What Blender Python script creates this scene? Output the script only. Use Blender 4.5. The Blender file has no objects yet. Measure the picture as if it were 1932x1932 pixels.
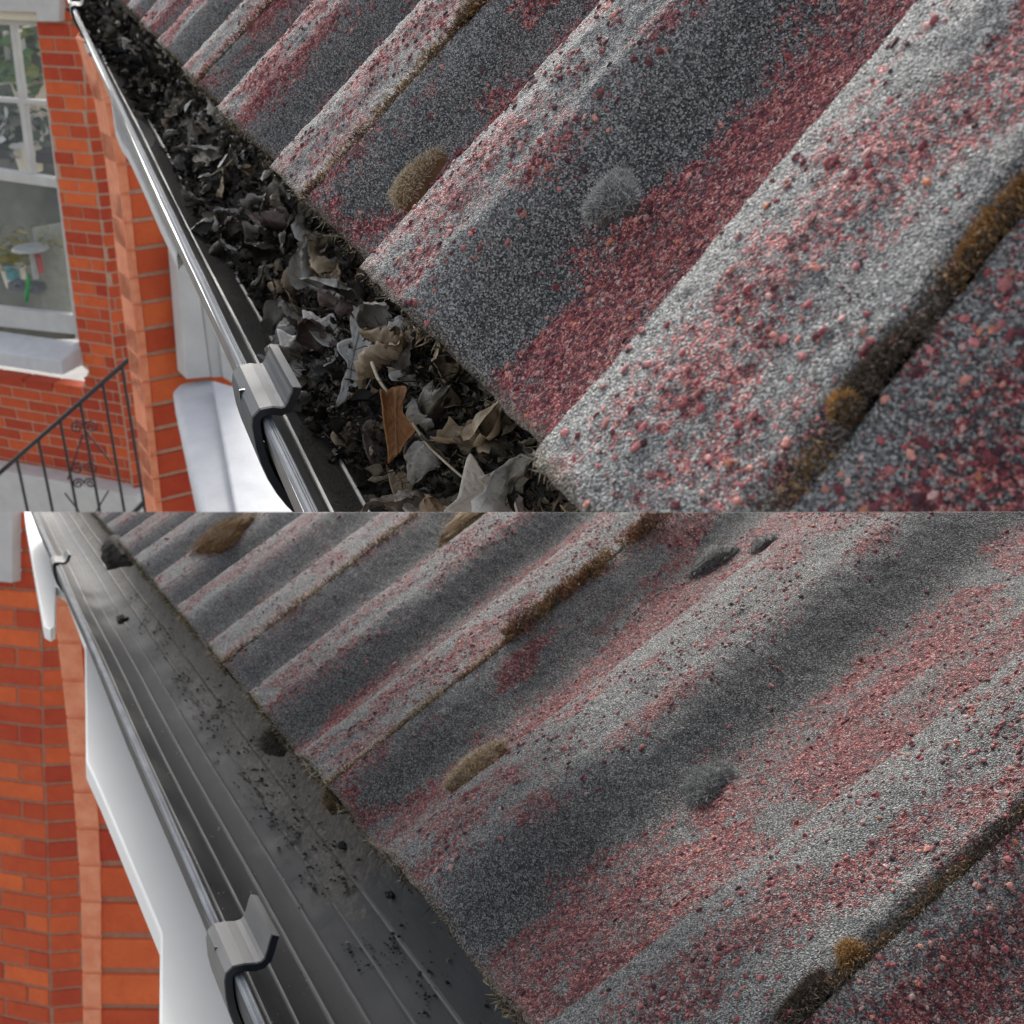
import bpy, math, random
import numpy as np
from mathutils import Matrix, Vector
random.seed(7); RNG = np.random.default_rng(7)
sc = bpy.context.scene
COL = sc.collection
# ---------------------------------------------------------------- camera, sky, sun
F = 2300.0            # focal length in units of a 1932-wide picture
PITCH = -17.0
cam_d = bpy.data.cameras.new('camera'); cam_d.sensor_width = 36; cam_d.lens = 36 * F / 1932
cam_d.clip_start = 0.01; cam_d.clip_end = 500
cam = bpy.data.objects.new('camera', cam_d); COL.objects.link(cam)
cam.location = (0, 0, 0); cam.rotation_euler = (math.radians(90 + PITCH), 0, 0)
sc.camera = cam
cam_d.dof.use_dof = True; cam_d.dof.focus_distance = 0.40; cam_d.dof.aperture_fstop = 42.0
SUN_EL, SUN_AZ = 38.0, 10.0      # azimuth from +Y towards -X
w = bpy.data.worlds.new('World'); sc.world = w; w.use_nodes = True
nt = w.node_tree; bg = nt.nodes['Background']
sky = nt.nodes.new('ShaderNodeTexSky'); sky.sky_type = 'NISHITA'; sky.sun_disc = False
sky.sun_elevation = math.radians(SUN_EL); sky.sun_rotation = math.radians(-SUN_AZ)
sky.dust_density = 4.0; sky.air_density = 1.0; sky.ozone_density = 1.0
hs = nt.nodes.new('ShaderNodeHueSaturation'); hs.inputs['Saturation'].default_value = .35      # thin overcast: a whiter sky
nt.links.new(sky.outputs[0], hs.inputs['Color']); nt.links.new(hs.outputs[0], bg.inputs[0]); bg.inputs[1].default_value = 0.15
sun_d = bpy.data.lights.new('sun', 'SUN'); sun_d.energy = 1.75; sun_d.angle = math.radians(16); sun_d.color = (1, .96, .9)
sun = bpy.data.objects.new('sun', sun_d); COL.objects.link(sun)
e, a = math.radians(SUN_EL), math.radians(SUN_AZ)
sdir = Vector((-math.sin(a) * math.cos(e), math.cos(a) * math.cos(e), math.sin(e)))
sun.rotation_euler = sdir.to_track_quat('Z', 'Y').to_euler()
vs = sc.view_settings; vs.view_transform = 'Standard'; vs.look = 'None'; vs.exposure = 0.98; vs.gamma = 1.0
vs.use_curve_mapping = False

# ---------------------------------------------------------------- the two sites
# site 0: gutter full of leaves, above the level cut plane; site 1: the cleared gutter, below it.
# local axes: X along the eave (away), Y out from the roof, Z up; origin at the tile edge.
SITES = [dict(R=[[-0.3403, -0.94031, -0.00407], [-0.43044, 0.15962, -0.88839], [0.83601, -0.30057, -0.45907]],
              C=[-0.45461, 0.10185, 0.12545], th=0.7962, lip=(0.0499, -0.0422), y0=0),
         dict(R=[[-0.4038, -0.91478, 0.01116], [-0.10713, 0.03517, -0.99362], [0.90855, -0.40242, -0.1122]],
              C=[-0.56202, 0.16931, 0.22684], th=0.56061, lip=(0.0667, -0.0527), y0=966)]
Rw = np.array(cam.rotation_euler.to_matrix())
for S in SITES:
    R = np.array(S['R']); U_, _, Vt = np.linalg.svd(R); R = U_ @ Vt
    S['R'] = R; S['C'] = np.array(S['C'])
    A = Rw @ np.diag([1, -1, -1]) @ R
    M = np.eye(4); M[:3, :3] = A; M[:3, 3] = -A @ S['C']
    S['M'] = Matrix(M.tolist())
    th = S['th']; S['s'] = np.array([0, -math.cos(th), math.sin(th)]); S['n'] = np.array([0, math.sin(th), math.cos(th)])

def ray(k, p):
    S = SITES[k]
    return S['R'].T @ np.array([(p[0] - 966) / F, (p[1] + S['y0'] - 966) / F, 1.0])
def hit(k, p, P0, N):
    q = ray(k, p); C = SITES[k]['C']; N = np.asarray(N, float)
    return C + q * ((np.asarray(P0, float) - C) @ N) / (q @ N)
def at_z(k, p, z): return hit(k, p, (0, 0, z), (0, 0, 1))

# ---------------------------------------------------------------- helpers
CUT = []        # (object, site) to be trimmed at the cut plane
class MB:
    def __init__(s): s.v = []; s.f = []; s.c = []
    def add(s, v, f, c=None):
        b = len(s.v); s.v += [tuple(map(float, x)) for x in v]; s.f += [tuple(i + b for i in q) for q in f]
        s.c += [c if c is not None else (1, 1, 1)] * len(v)
    def box(s, o, ax, ay, az, c=None):
        o = np.asarray(o, float); ax, ay, az = map(lambda q: np.asarray(q, float), (ax, ay, az))
        v = [o + ax * i + ay * j + az * l for l in (0, 1) for j in (0, 1) for i in (0, 1)]
        s.add(v, [(0, 2, 3, 1), (4, 5, 7, 6), (0, 1, 5, 4), (2, 6, 7, 3), (0, 4, 6, 2), (1, 3, 7, 5)], c)
    def tube(s, pts, r, seg=8, c=None, closed=True):
        pts = [np.asarray(p, float) for p in pts]; rs = r if hasattr(r, '__len__') else [r] * len(pts)
        b = len(s.v); up = np.array([.13, .31, .94])
        for i, p in enumerate(pts):
            t = pts[min(i + 1, len(pts) - 1)] - pts[max(i - 1, 0)]; t = t / (np.linalg.norm(t) + 1e-12)
            x = np.cross(t, up); 
            if np.linalg.norm(x) < .1: x = np.cross(t, [1, 0, 0])
            x /= np.linalg.norm(x); y = np.cross(t, x)
            for j in range(seg):
                a_ = 2 * math.pi * j / seg; s.v.append(tuple(p + rs[i] * (x * math.cos(a_) + y * math.sin(a_)))); s.c.append(c or (1, 1, 1))
        for i in range(len(pts) - 1):
            for j in range(seg):
                q = (j + 1) % seg; s.f.append((b + i * seg + j, b + i * seg + q, b + (i + 1) * seg + q, b + (i + 1) * seg + j))
        if closed:
            s.f.append(tuple(b + j for j in range(seg))[::-1]); s.f.append(tuple(b + (len(pts) - 1) * seg + j for j in range(seg)))
    def prism(s, poly, ext, c=None):
        n = len(poly); ext = np.asarray(ext, float); poly = [np.asarray(p, float) for p in poly]
        s.add(poly + [p + ext for p in poly], [tuple(range(n))[::-1], tuple(range(n, 2 * n))] + [(i, (i + 1) % n, n + (i + 1) % n, n + i) for i in range(n)], c)
def mesh(name, v, f, mat=None, col=None, attrs=None, smooth=False):
    me = bpy.data.meshes.new(name); me.from_pydata([tuple(map(float, x)) for x in v] if not isinstance(v, np.ndarray) else v.tolist(), [], f if isinstance(f, list) else f.tolist())
    if mat: me.materials.append(mat)
    if col is not None:
        ca = me.color_attributes.new('tint', 'FLOAT_COLOR', 'POINT'); c = np.ones((len(me.vertices), 4)); c[:, :3] = np.asarray(col)[:, :3]
        ca.data.foreach_set('color', c.ravel())
    for nme, arr in (attrs or {}).items():
        at = me.attributes.new(nme, 'FLOAT', 'POINT'); at.data.foreach_set('value', np.asarray(arr, float))
    if smooth: me.polygons.foreach_set('use_smooth', [True] * len(me.polygons))
    me.update(); return me
def link(name, me, k, parent=None, M=None, kind=None, label=None, cat=None, group=None):
    o = bpy.data.objects.new(name, me); COL.objects.link(o)
    L = M if M is not None else Matrix()
    if parent is not None: o.parent = parent; o.matrix_local = L
    else: o.matrix_world = SITES[k]['M'] @ L if k is not None else L
    for a_, b_ in (('kind', kind), ('label', label), ('category', cat), ('group', group)):
        if b_: o[a_] = b_
    if me is not None and k is not None: CUT.append((o, k))
    return o
def thing(name, k, loc, label, cat, group=None, kind=None, rot=None):
    M = Matrix.Translation(Vector([float(x) for x in loc]))
    if rot is not None: M = M @ rot
    o = bpy.data.objects.new(name, None); COL.objects.link(o); o.empty_display_size = .02
    o.matrix_world = SITES[k]['M'] @ M
    if kind: o['kind'] = kind
    else:
        o['label'] = label; o['category'] = cat
    if group: o['group'] = group
    o['_inv'] = 0; del o['_inv']
    INV[o.name] = M.inverted(); return o
INV = {}
def part(name, mb, mat, parent, k, kind=None, label=None, smooth=False, col=False, attrs=None):
    """mesh in site coordinates, parented under a thing"""
    me = mesh(name, mb.v, mb.f, mat, mb.c if col else None, attrs, smooth)
    o = link(name, me, k, parent, INV.get(parent.name, Matrix()), kind=kind, label=label); return o
def bevel(o, wd, seg=2, ang=40):
    m = o.modifiers.new('bevel', 'BEVEL'); m.width = wd; m.segments = seg; m.limit_method = 'ANGLE'; m.angle_limit = math.radians(ang)

def vnoise(x, y, seed=0):
    x = np.asarray(x, float); y = np.asarray(y, float)
    xi = np.floor(x).astype(np.int64); yi = np.floor(y).astype(np.int64); xf = x - xi; yf = y - yi
    def h(a_, b_):
        n_ = (a_ * 374761393 + b_ * 668265263 + seed * 1442695041) & 0xffffffff
        n_ = ((n_ ^ (n_ >> 13)) * 1274126177) & 0xffffffff
        return ((n_ ^ (n_ >> 16)) & 0xffff) / 65535.0
    u = xf * xf * (3 - 2 * xf); v = yf * yf * (3 - 2 * yf)
    return (h(xi, yi) * (1 - u) + h(xi + 1, yi) * u) * (1 - v) + (h(xi, yi + 1) * (1 - u) + h(xi + 1, yi + 1) * u) * v
def fbm(x, y, seed=0, o=4):
    r = 0; a_ = .5
    for i in range(o): r = r + a_ * vnoise(np.asarray(x) * 2 ** i, np.asarray(y) * 2 ** i, seed + i); a_ /= 2
    return r / (1 - .5 ** o)
def sm(a_, b_, x): t = np.clip((x - a_) / (b_ - a_), 0, 1); return t * t * (3 - 2 * t)

# ---------------------------------------------------------------- materials
def new_mat(name):
    m = bpy.data.materials.new(name); m.use_nodes = True; n = m.node_tree.nodes; b = n['Principled BSDF']
    return m, m.node_tree, n, b
def node(nt_, t, **kw):
    n = nt_.nodes.new(t)
    for k_, v in kw.items():
        if k_.startswith('i_'):
            key = k_[2:]; key = int(key) if key.isdigit() else key.replace('_', ' ')
            n.inputs[key].default_value = v
        else: setattr(n, k_, v)
    return n
def ramp(nt_, fac, stops, interp='LINEAR'):
    r = nt_.nodes.new('ShaderNodeValToRGB'); r.color_ramp.interpolation = interp; el = r.color_ramp.elements
    while len(el) > len(stops): el.remove(el[-1])
    while len(el) < len(stops): el.new(.5)
    for e_, (p, c) in zip(el, stops): e_.position = p; e_.color = (*c, 1)
    nt_.links.new(fac, r.inputs[0]); return r.outputs[0]
def mix(nt_, fac, a_, b_, mode='MIX'):
    m = nt_.nodes.new('ShaderNodeMix'); m.data_type = 'RGBA'; m.blend_type = mode
    for i_, x in ((0, fac), (6, a_), (7, b_)):
        if hasattr(x, 'is_linked') or hasattr(x, 'links'): nt_.links.new(x, m.inputs[i_])
        else: m.inputs[i_].default_value = x if i_ == 0 else (*x, 1)
    return m.outputs[2]
def math_(nt_, op, a_, b_=None, clamp=False):
    m = nt_.nodes.new('ShaderNodeMath'); m.operation = op; m.use_clamp = clamp
    for i_, x in ((0, a_), (1, b_)):
        if x is None: continue
        if isinstance(x, (int, float)): m.inputs[i_].default_value = x
        else: nt_.links.new(x, m.inputs[i_])
    return m.outputs[0]
def coords(nt_): return nt_.nodes.new('ShaderNodeTexCoord').outputs['Object']
def tnoise(nt_, co, scale, detail=4, rough=.6):
    n = node(nt_, 'ShaderNodeTexNoise'); n.inputs['Scale'].default_value = scale; n.inputs['Detail'].default_value = detail; n.inputs['Roughness'].default_value = rough
    nt_.links.new(co, n.inputs['Vector']); return n.outputs['Fac']
def tvor(nt_, co, scale, out='Color', feature='F1'):
    n = node(nt_, 'ShaderNodeTexVoronoi'); n.feature = feature; n.inputs['Scale'].default_value = scale; nt_.links.new(co, n.inputs['Vector']); return n.outputs[out]
def bump(nt_, b, h, strength, dist, prev=None):
    n = node(nt_, 'ShaderNodeBump'); n.inputs['Strength'].default_value = strength; n.inputs['Distance'].default_value = dist
    nt_.links.new(h, n.inputs['Height'])
    if prev: nt_.links.new(prev, n.inputs['Normal'])
    nt_.links.new(n.outputs[0], b.inputs['Normal']); return n.outputs[0]
def attr(nt_, name, out='Fac'):
    n = nt_.nodes.new('ShaderNodeAttribute'); n.attribute_name = name; return n.outputs[out]
def plain(name, c, rough=.6, c2=None, scale=40, spec=.5, bscale=None, bstr=.3, bdist=.001, var=0, metallic=0, detail=5):
    m, t, n, b = new_mat(name); co = coords(t); out = None
    f = tnoise(t, co, scale, detail); out = ramp(t, f, [(.3, c), (.7, c2 or c)])
    if var:
        oi = t.nodes.new('ShaderNodeObjectInfo'); r = math_(t, 'MULTIPLY_ADD', oi.outputs['Random'], var); r.node.inputs[2].default_value = 1 - var / 2
        h = t.nodes.new('ShaderNodeHueSaturation'); t.links.new(r, h.inputs['Value']); t.links.new(out, h.inputs['Color']); out = h.outputs[0]
    t.links.new(out, b.inputs['Base Color']); b.inputs['Roughness'].default_value = rough; b.inputs['Specular IOR Level'].default_value = spec; b.inputs['Metallic'].default_value = metallic
    if bscale: bump(t, b, tnoise(t, co, bscale, 5), bstr, bdist)
    return m

def tile_material(name, gain=1.0, redgain=1.0):
    m, t, n, b = new_mat(name); co = coords(t)
    c1 = t.nodes.new('ShaderNodeSeparateColor'); t.links.new(tvor(t, co, 2200), c1.inputs[0])
    c2 = t.nodes.new('ShaderNodeSeparateColor'); t.links.new(tvor(t, co, 900), c2.inputs[0])
    rnd = c1.outputs[0]; rnd2 = c1.outputs[1]; big = c2.outputs[0]
    med = tnoise(t, co, 330, 7, .8); low = tnoise(t, co, 30, 5)
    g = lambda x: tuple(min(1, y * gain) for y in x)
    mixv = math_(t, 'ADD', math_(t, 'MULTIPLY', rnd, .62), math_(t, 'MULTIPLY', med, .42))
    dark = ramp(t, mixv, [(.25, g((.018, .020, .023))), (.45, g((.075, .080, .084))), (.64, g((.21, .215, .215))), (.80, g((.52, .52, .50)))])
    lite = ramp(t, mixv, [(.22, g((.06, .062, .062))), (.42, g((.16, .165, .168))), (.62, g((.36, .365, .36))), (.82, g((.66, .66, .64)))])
    crust_shading = attr(t, 'crust_shading')  # pale lichen crust, with the shading of the rolls put into the colour
    cf = math_(t, 'ADD', crust_shading, math_(t, 'MULTIPLY', math_(t, 'SUBTRACT', low, .5), 1.2), True)
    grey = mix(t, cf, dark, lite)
    rr = lambda x: tuple(min(1, y * redgain) for y in x)
    mixr = math_(t, 'ADD', math_(t, 'MULTIPLY', rnd2, .5), math_(t, 'MULTIPLY', big, .45))
    red = ramp(t, mixr, [(.16, rr((.025, .014, .02))), (.36, rr((.10, .022, .034))), (.56, rr((.38, .075, .09))), (.70, rr((.64, .19, .155))), (.80, rr((.78, .42, .38))), (.92, rr((.7, .64, .61)))])
    pan = attr(t, 'pan')
    c3 = t.nodes.new('ShaderNodeSeparateColor'); t.links.new(tvor(t, co, 420), c3.inputs[0])
    th_ = math_(t, 'ADD', math_(t, 'MULTIPLY', c1.outputs[2], .34), math_(t, 'MULTIPLY', c2.outputs[1], .36))
    th_ = math_(t, 'ADD', th_, math_(t, 'MULTIPLY', c3.outputs[0], .30))
    mk = math_(t, 'SUBTRACT', math_(t, 'ADD', math_(t, 'MULTIPLY', pan, .82), .06), th_)
    mk = math_(t, 'MULTIPLY', mk, 12.0, True)
    colr = mix(t, mk, grey, red)
    dirt = attr(t, 'dirt')
    df = math_(t, 'MULTIPLY', dirt, math_(t, 'ADD', med, .45), True)
    brown = ramp(t, mixv, [(.2, (.02, .015, .01)), (.5, (.09, .07, .05)), (.8, (.3, .26, .2))])
    colr = mix(t, df, colr, brown)
    t.links.new(colr, b.inputs['Base Color']); b.inputs['Roughness'].default_value = .8; b.inputs['Specular IOR Level'].default_value = .5
    hgt = math_(t, 'ADD', math_(t, 'MULTIPLY', tvor(t, co, 1700, 'Distance'), -1.0), math_(t, 'MULTIPLY', tnoise(t, co, 500, 5, .8), .9))
    bump(t, b, hgt, 1.0, .0012)
    return m
def tint_material(name, rough=.8, scale=900, amt=.5, spec=.3, trans=0):
    m, t, n, b = new_mat(name); co = coords(t); c = attr(t, 'tint', 'Color')
    f = tnoise(t, co, scale, 3, .7); v = ramp(t, f, [(.3, (1 - amt,) * 3), (.75, (1 + amt * .4,) * 3)])
    t.links.new(mix(t, 1.0, c, v, 'MULTIPLY'), b.inputs['Base Color']); b.inputs['Roughness'].default_value = rough; b.inputs['Specular IOR Level'].default_value = spec
    return m
def leaf_material(name, c1, c2, var=.6, vein=(.35, .3, .22), rough=.6, spots=.5):
    m, t, n, b = new_mat(name); co = coords(t)
    oi = t.nodes.new('ShaderNodeObjectInfo')
    f = tnoise(t, co, 90, 6, .7); base = ramp(t, f, [(.3, c1), (.68, c2)])
    sp = tnoise(t, co, 420, 4, .8); spm = math_(t, 'MULTIPLY', math_(t, 'GREATER_THAN', sp, .62), spots)
    base = mix(t, spm, base, tuple(x * .35 for x in c1))
    base = mix(t, math_(t, 'MULTIPLY', attr(t, 'vein'), .55, True), base, vein)
    base = mix(t, math_(t, 'MULTIPLY', attr(t, 'rim'), .45, True), base, tuple(min(1, x * 1.9 + .08) for x in c2))
    if var:
        r = math_(t, 'ADD', math_(t, 'MULTIPLY', oi.outputs['Random'], var), 1 - var * .6)
        h = t.nodes.new('ShaderNodeHueSaturation'); t.links.new(r, h.inputs['Value']); t.links.new(base, h.inputs['Color']); base = h.outputs[0]
    t.links.new(base, b.inputs['Base Color']); b.inputs['Roughness'].default_value = rough; b.inputs['Specular IOR Level'].default_value = .45
    hh = math_(t, 'ADD', math_(t, 'MULTIPLY', attr(t, 'vein'), .8), tnoise(t, co, 350, 5, .7))
    bump(t, b, hh, 1.0, .0009)
    return m
def brick_material(name, ca, cb, gain=1):
    m, t, n, b = new_mat(name); co = coords(t); oi = t.nodes.new('ShaderNodeObjectInfo')
    tc = t.nodes.new('ShaderNodeNewGeometry')
    vec = t.nodes.new('ShaderNodeVectorMath'); vec.operation = 'ADD'; t.links.new(tc.outputs['Position'], vec.inputs[0]); t.links.new(oi.outputs['Random'], vec.inputs[1])
    f = tnoise(t, vec.outputs[0], 16, 6, .7); f2 = math_(t, 'ADD', math_(t, 'MULTIPLY', f, .5), math_(t, 'MULTIPLY', oi.outputs['Random'], .5))
    c = ramp(t, f2, [(.2, ca), (.55, tuple((x + y) / 2 for x, y in zip(ca, cb))), (.8, cb)])
    sp = tnoise(t, vec.outputs[0], 120, 4, .8); c = mix(t, math_(t, 'MULTIPLY', math_(t, 'SUBTRACT', sp, .55), 1.6, True), c, tuple(x * .4 for x in ca))
    t.links.new(c, b.inputs['Base Color']); b.inputs['Roughness'].default_value = .8; b.inputs['Specular IOR Level'].default_value = .25
    bump(t, b, tnoise(t, vec.outputs[0], 150, 5, .7), .5, .003); return m

M_TILE = [tile_material('speckled_tile_pale', .86, 1.0), tile_material('speckled_tile', .60, .62)]  # same speckle, paler for the upper site and darker for the lower
M_LICH = tint_material('lichen', .75, 1500, .45)
M_MOSS = tint_material('moss', .8, 1200, .3)
M_LITTER = tint_material('litter_fragments', .65, 700, .5, .5)
M_SOIL = plain('black_leaf_mould', (.006, .005, .004), .9, (.035, .028, .02), 260, bscale=500, bstr=1, bdist=.003)
def gutter_mat(name, c1, c2, dust, rough=(.32, .5), stain=False):
    m, t, n, b = new_mat(name); co = coords(t)
    mp = node(t, 'ShaderNodeMapping'); mp.inputs['Scale'].default_value = (.12, 1, 1); t.links.new(co, mp.inputs[0])
    f = tnoise(t, mp.outputs[0], 260, 5, .65); f2 = tnoise(t, co, 28, 5, .6); sp = tnoise(t, co, 900, 3, .8)
    c = ramp(t, f2, [(.3, c1), (.72, c2)]); c = mix(t, math_(t, 'MULTIPLY', f, .35), c, dust)
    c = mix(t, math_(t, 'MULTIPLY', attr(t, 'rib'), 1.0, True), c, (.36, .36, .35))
    if stain:      # mud dried along the back of the far stretch
        sx_ = t.nodes.new('ShaderNodeSeparateXYZ'); t.links.new(co, sx_.inputs[0])
        fy = t.nodes.new('ShaderNodeMapRange'); fy.inputs[1].default_value = -.002; fy.inputs[2].default_value = -.030; t.links.new(sx_.outputs[1], fy.inputs[0])
        fx = t.nodes.new('ShaderNodeMapRange'); fx.inputs[1].default_value = -.02; fx.inputs[2].default_value = .16; t.links.new(sx_.outputs[0], fx.inputs[0])
        nn = tnoise(t, co, 70, 8, .75)
        k_ = math_(t, 'SUBTRACT', math_(t, 'ADD', nn, math_(t, 'MULTIPLY', math_(t, 'MULTIPLY', fy.outputs[0], fx.outputs[0]), .42)), .72)
        k_ = math_(t, 'MULTIPLY', k_, 5, True); mud = ramp(t, tnoise(t, co, 260, 6, .8), [(.3, (.03, .025, .02)), (.5, (.12, .105, .09)), (.7, (.26, .24, .21))])
        c = mix(t, k_, c, mud); f = math_(t, 'ADD', f, math_(t, 'MULTIPLY', k_, math_(t, 'MULTIPLY', tnoise(t, co, 200, 6, .8), 6)))
    c = mix(t, math_(t, 'MULTIPLY', math_(t, 'GREATER_THAN', sp, .68), .55), c, tuple(min(1, x * 1.6) for x in dust))
    t.links.new(c, b.inputs['Base Color']); t.links.new(ramp(t, f2, [(.3, (rough[0],) * 3), (.7, (rough[1],) * 3)]), b.inputs['Roughness'])
    bump(t, b, f, .25, .0004); return m
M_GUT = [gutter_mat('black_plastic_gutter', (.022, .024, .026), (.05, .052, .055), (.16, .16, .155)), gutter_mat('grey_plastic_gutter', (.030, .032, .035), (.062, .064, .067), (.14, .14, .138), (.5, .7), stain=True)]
M_GUT[1].node_tree.nodes['Principled BSDF'].inputs['Specular IOR Level'].default_value = .25
M_RIM = gutter_mat('weathered_rim', (.10, .108, .12), (.25, .265, .29), (.38, .39, .41), (.7, .85))
M_RIM.node_tree.nodes['Principled BSDF'].inputs['Specular IOR Level'].default_value = .2
M_BRK = [gutter_mat('bracket_plastic_dark', (.012, .015, .020), (.035, .04, .05), (.10, .11, .13), (.6, .75)), gutter_mat('bracket_plastic_silver', (.06, .062, .065), (.15, .15, .148), (.28, .28, .275), (.45, .6))]
M_BEND = plain('bracket_end', (.006, .008, .012), .35, (.014, .017, .024), 60)
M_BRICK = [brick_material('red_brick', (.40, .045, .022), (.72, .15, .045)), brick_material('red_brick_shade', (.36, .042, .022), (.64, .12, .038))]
M_MORTAR = plain('mortar', (.40, .24, .16), .9, (.52, .36, .26), 60, bscale=300, bdist=.002)
M_MORTAR2 = plain('brown_mortar', (.30, .13, .08), .9, (.40, .20, .13), 60, bscale=300, bdist=.002)
M_ORANGE = plain('sunlit_brick_colour', (.66, .19, .09), .8, (.80, .32, .17), 30, bscale=200, bdist=.002)  # sunlight on the pier's narrow side put into the brick colour
M_WHITE = plain('white_paint', (.47, .465, .45), .85, (.56, .555, .54), 12, bscale=40, bstr=.15)
M_WHITE2 = plain('lifted_white', (.78, .78, .76), .5, (.82, .82, .80), 6)  # white lifted in the colour to offset shade on the lower soffit
M_CREAM = plain('cream_paint', (.62, .58, .46), .5, (.70, .66, .54), 12)
M_STONE = plain('painted_stone_sill', (.47, .48, .50), .7, (.56, .57, .59), 14, bscale=60, bstr=.3, bdist=.003)
M_IRON = plain('black_iron', (.008, .009, .011), .35, (.02, .021, .024), 60)
M_TWIG = plain('pale_twig', (.42, .34, .22), .7, (.6, .52, .38), 300, bscale=600, bdist=.0005)
m, t, n_, b = new_mat('window_glass'); b.inputs['Base Color'].default_value = (.6, .64, .64, 1); b.inputs['Roughness'].default_value = .03
b.inputs['Alpha'].default_value = .06; b.inputs['Specular IOR Level'].default_value = .4; M_GLASS = m
M_FASCIA = plain('fascia', (.05, .045, .04), .8, (.12, .11, .10), 20)

# ---------------------------------------------------------------- roof tiles
WARP = [dict(u=[-.30, -.245, -.095, 0, .30, .6], a=[-.010, .002, 0, .006, .028, .05], b=[.10, .03, -.12, -.2, -.42, -.5]),
        dict(u=[-.30, -.245, -.095, 0, .205, .30, .6], a=[-.006, .004, .011, .010, -.012, -.016, -.01], b=[-.02, -.085, 0, .06, .08, .16, .2])]
PER = .15; E0 = .055
def phase(u): return np.mod((E0 - u) / PER, 1.0)
def joint_roll(u): return (np.mod(np.floor((E0 - np.asarray(u, float)) / PER), 2) == 0) * 1.0
def prof(u):
    t = phase(u); jr = joint_roll(u); a_ = .25 + .10 * jr; b_ = .50 + .10 * jr
    top = .0300 - .0025 * sm(.08, .34, t) + .0010 * np.sin(np.clip(t / .2, 0, 1) * math.pi)
    f1 = 1 - sm(a_, b_, t)
    h = top * f1 + .0060 * (1 - f1) + .001 * sm(.6, .95, t)
    return h + (.0300 - h) * sm(.925, 1.0, t) ** 1.2
def surf(k, u, s, extra=0.0, rough=True):
    u = np.asarray(u, float); s = np.asarray(s, float); W = WARP[k]; S = SITES[k]
    uu = u + np.interp(u, W['u'], W['a']) + np.interp(u, W['u'], W['b']) * s
    h = prof(u) + extra
    if rough:
        h = h + .0016 * (fbm(u * 60, s * 60, 3) - .5) + .0011 * (fbm(u * 330, s * 330, 9, 3) - .5)
    P = np.stack([uu, np.zeros_like(uu), np.zeros_like(uu)], -1) + s[..., None] * S['s'] + h[..., None] * S['n']
    return P
def pan_mask(k, u, s):
    """how much of the surface the pink growth covers, 0 to 1"""
    t = phase(u); jr = joint_roll(u)
    wob = .14 * (fbm(u * 70, s * 70, 21, 5) - .5)
    m = sm(.40 + .09 * jr, .53 + .09 * jr, t + wob) * (1 - sm(.975, .995, t)) * (((.40 if k == 0 else .22)) + .95 * fbm(u * 95, s * 32, 33, 5))
    m = m * (1 - .8 * sm(.60, .70, fbm(u * 34 + 5, s * 34 + 9 + 3 * k, 31, 5)) * (1 - sm(-.17, -.14, u)) * (sm(.03, .05, s) if k == 0 else 1))
    near = 1 - sm(-.315, -.300, u); m = np.maximum(m, near * (.25 + .9 * fbm(u * 50, s * 50, 77, 5)))
    far = sm(.0, .25, u)
    top = (1 - sm(.26 + .10 * jr, .42 + .10 * jr, t)) * sm(.015, .05, t)
    m = np.maximum(m, (.06 + (.62 + (.35 if k == 0 else -.12) * far) * sm(.36 - .05 * far, .68 - .08 * far, fbm(u * 80, s * 36, 41, 5))) * top)
    m = np.maximum(m, .8 * sm(-.11, -.095, u) * (1 - sm(-.01, .0, u)) * sm(.35, .70, fbm(u * 90, s * 35, 52, 5)))
    m = np.maximum(m, (.5 if k == 0 else .25) * far * sm(.48, .7, fbm(u * 40, s * 40, 57, 5)))
    return np.clip(m, 0, .95)
S_MAX = [.17, .36]
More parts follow.
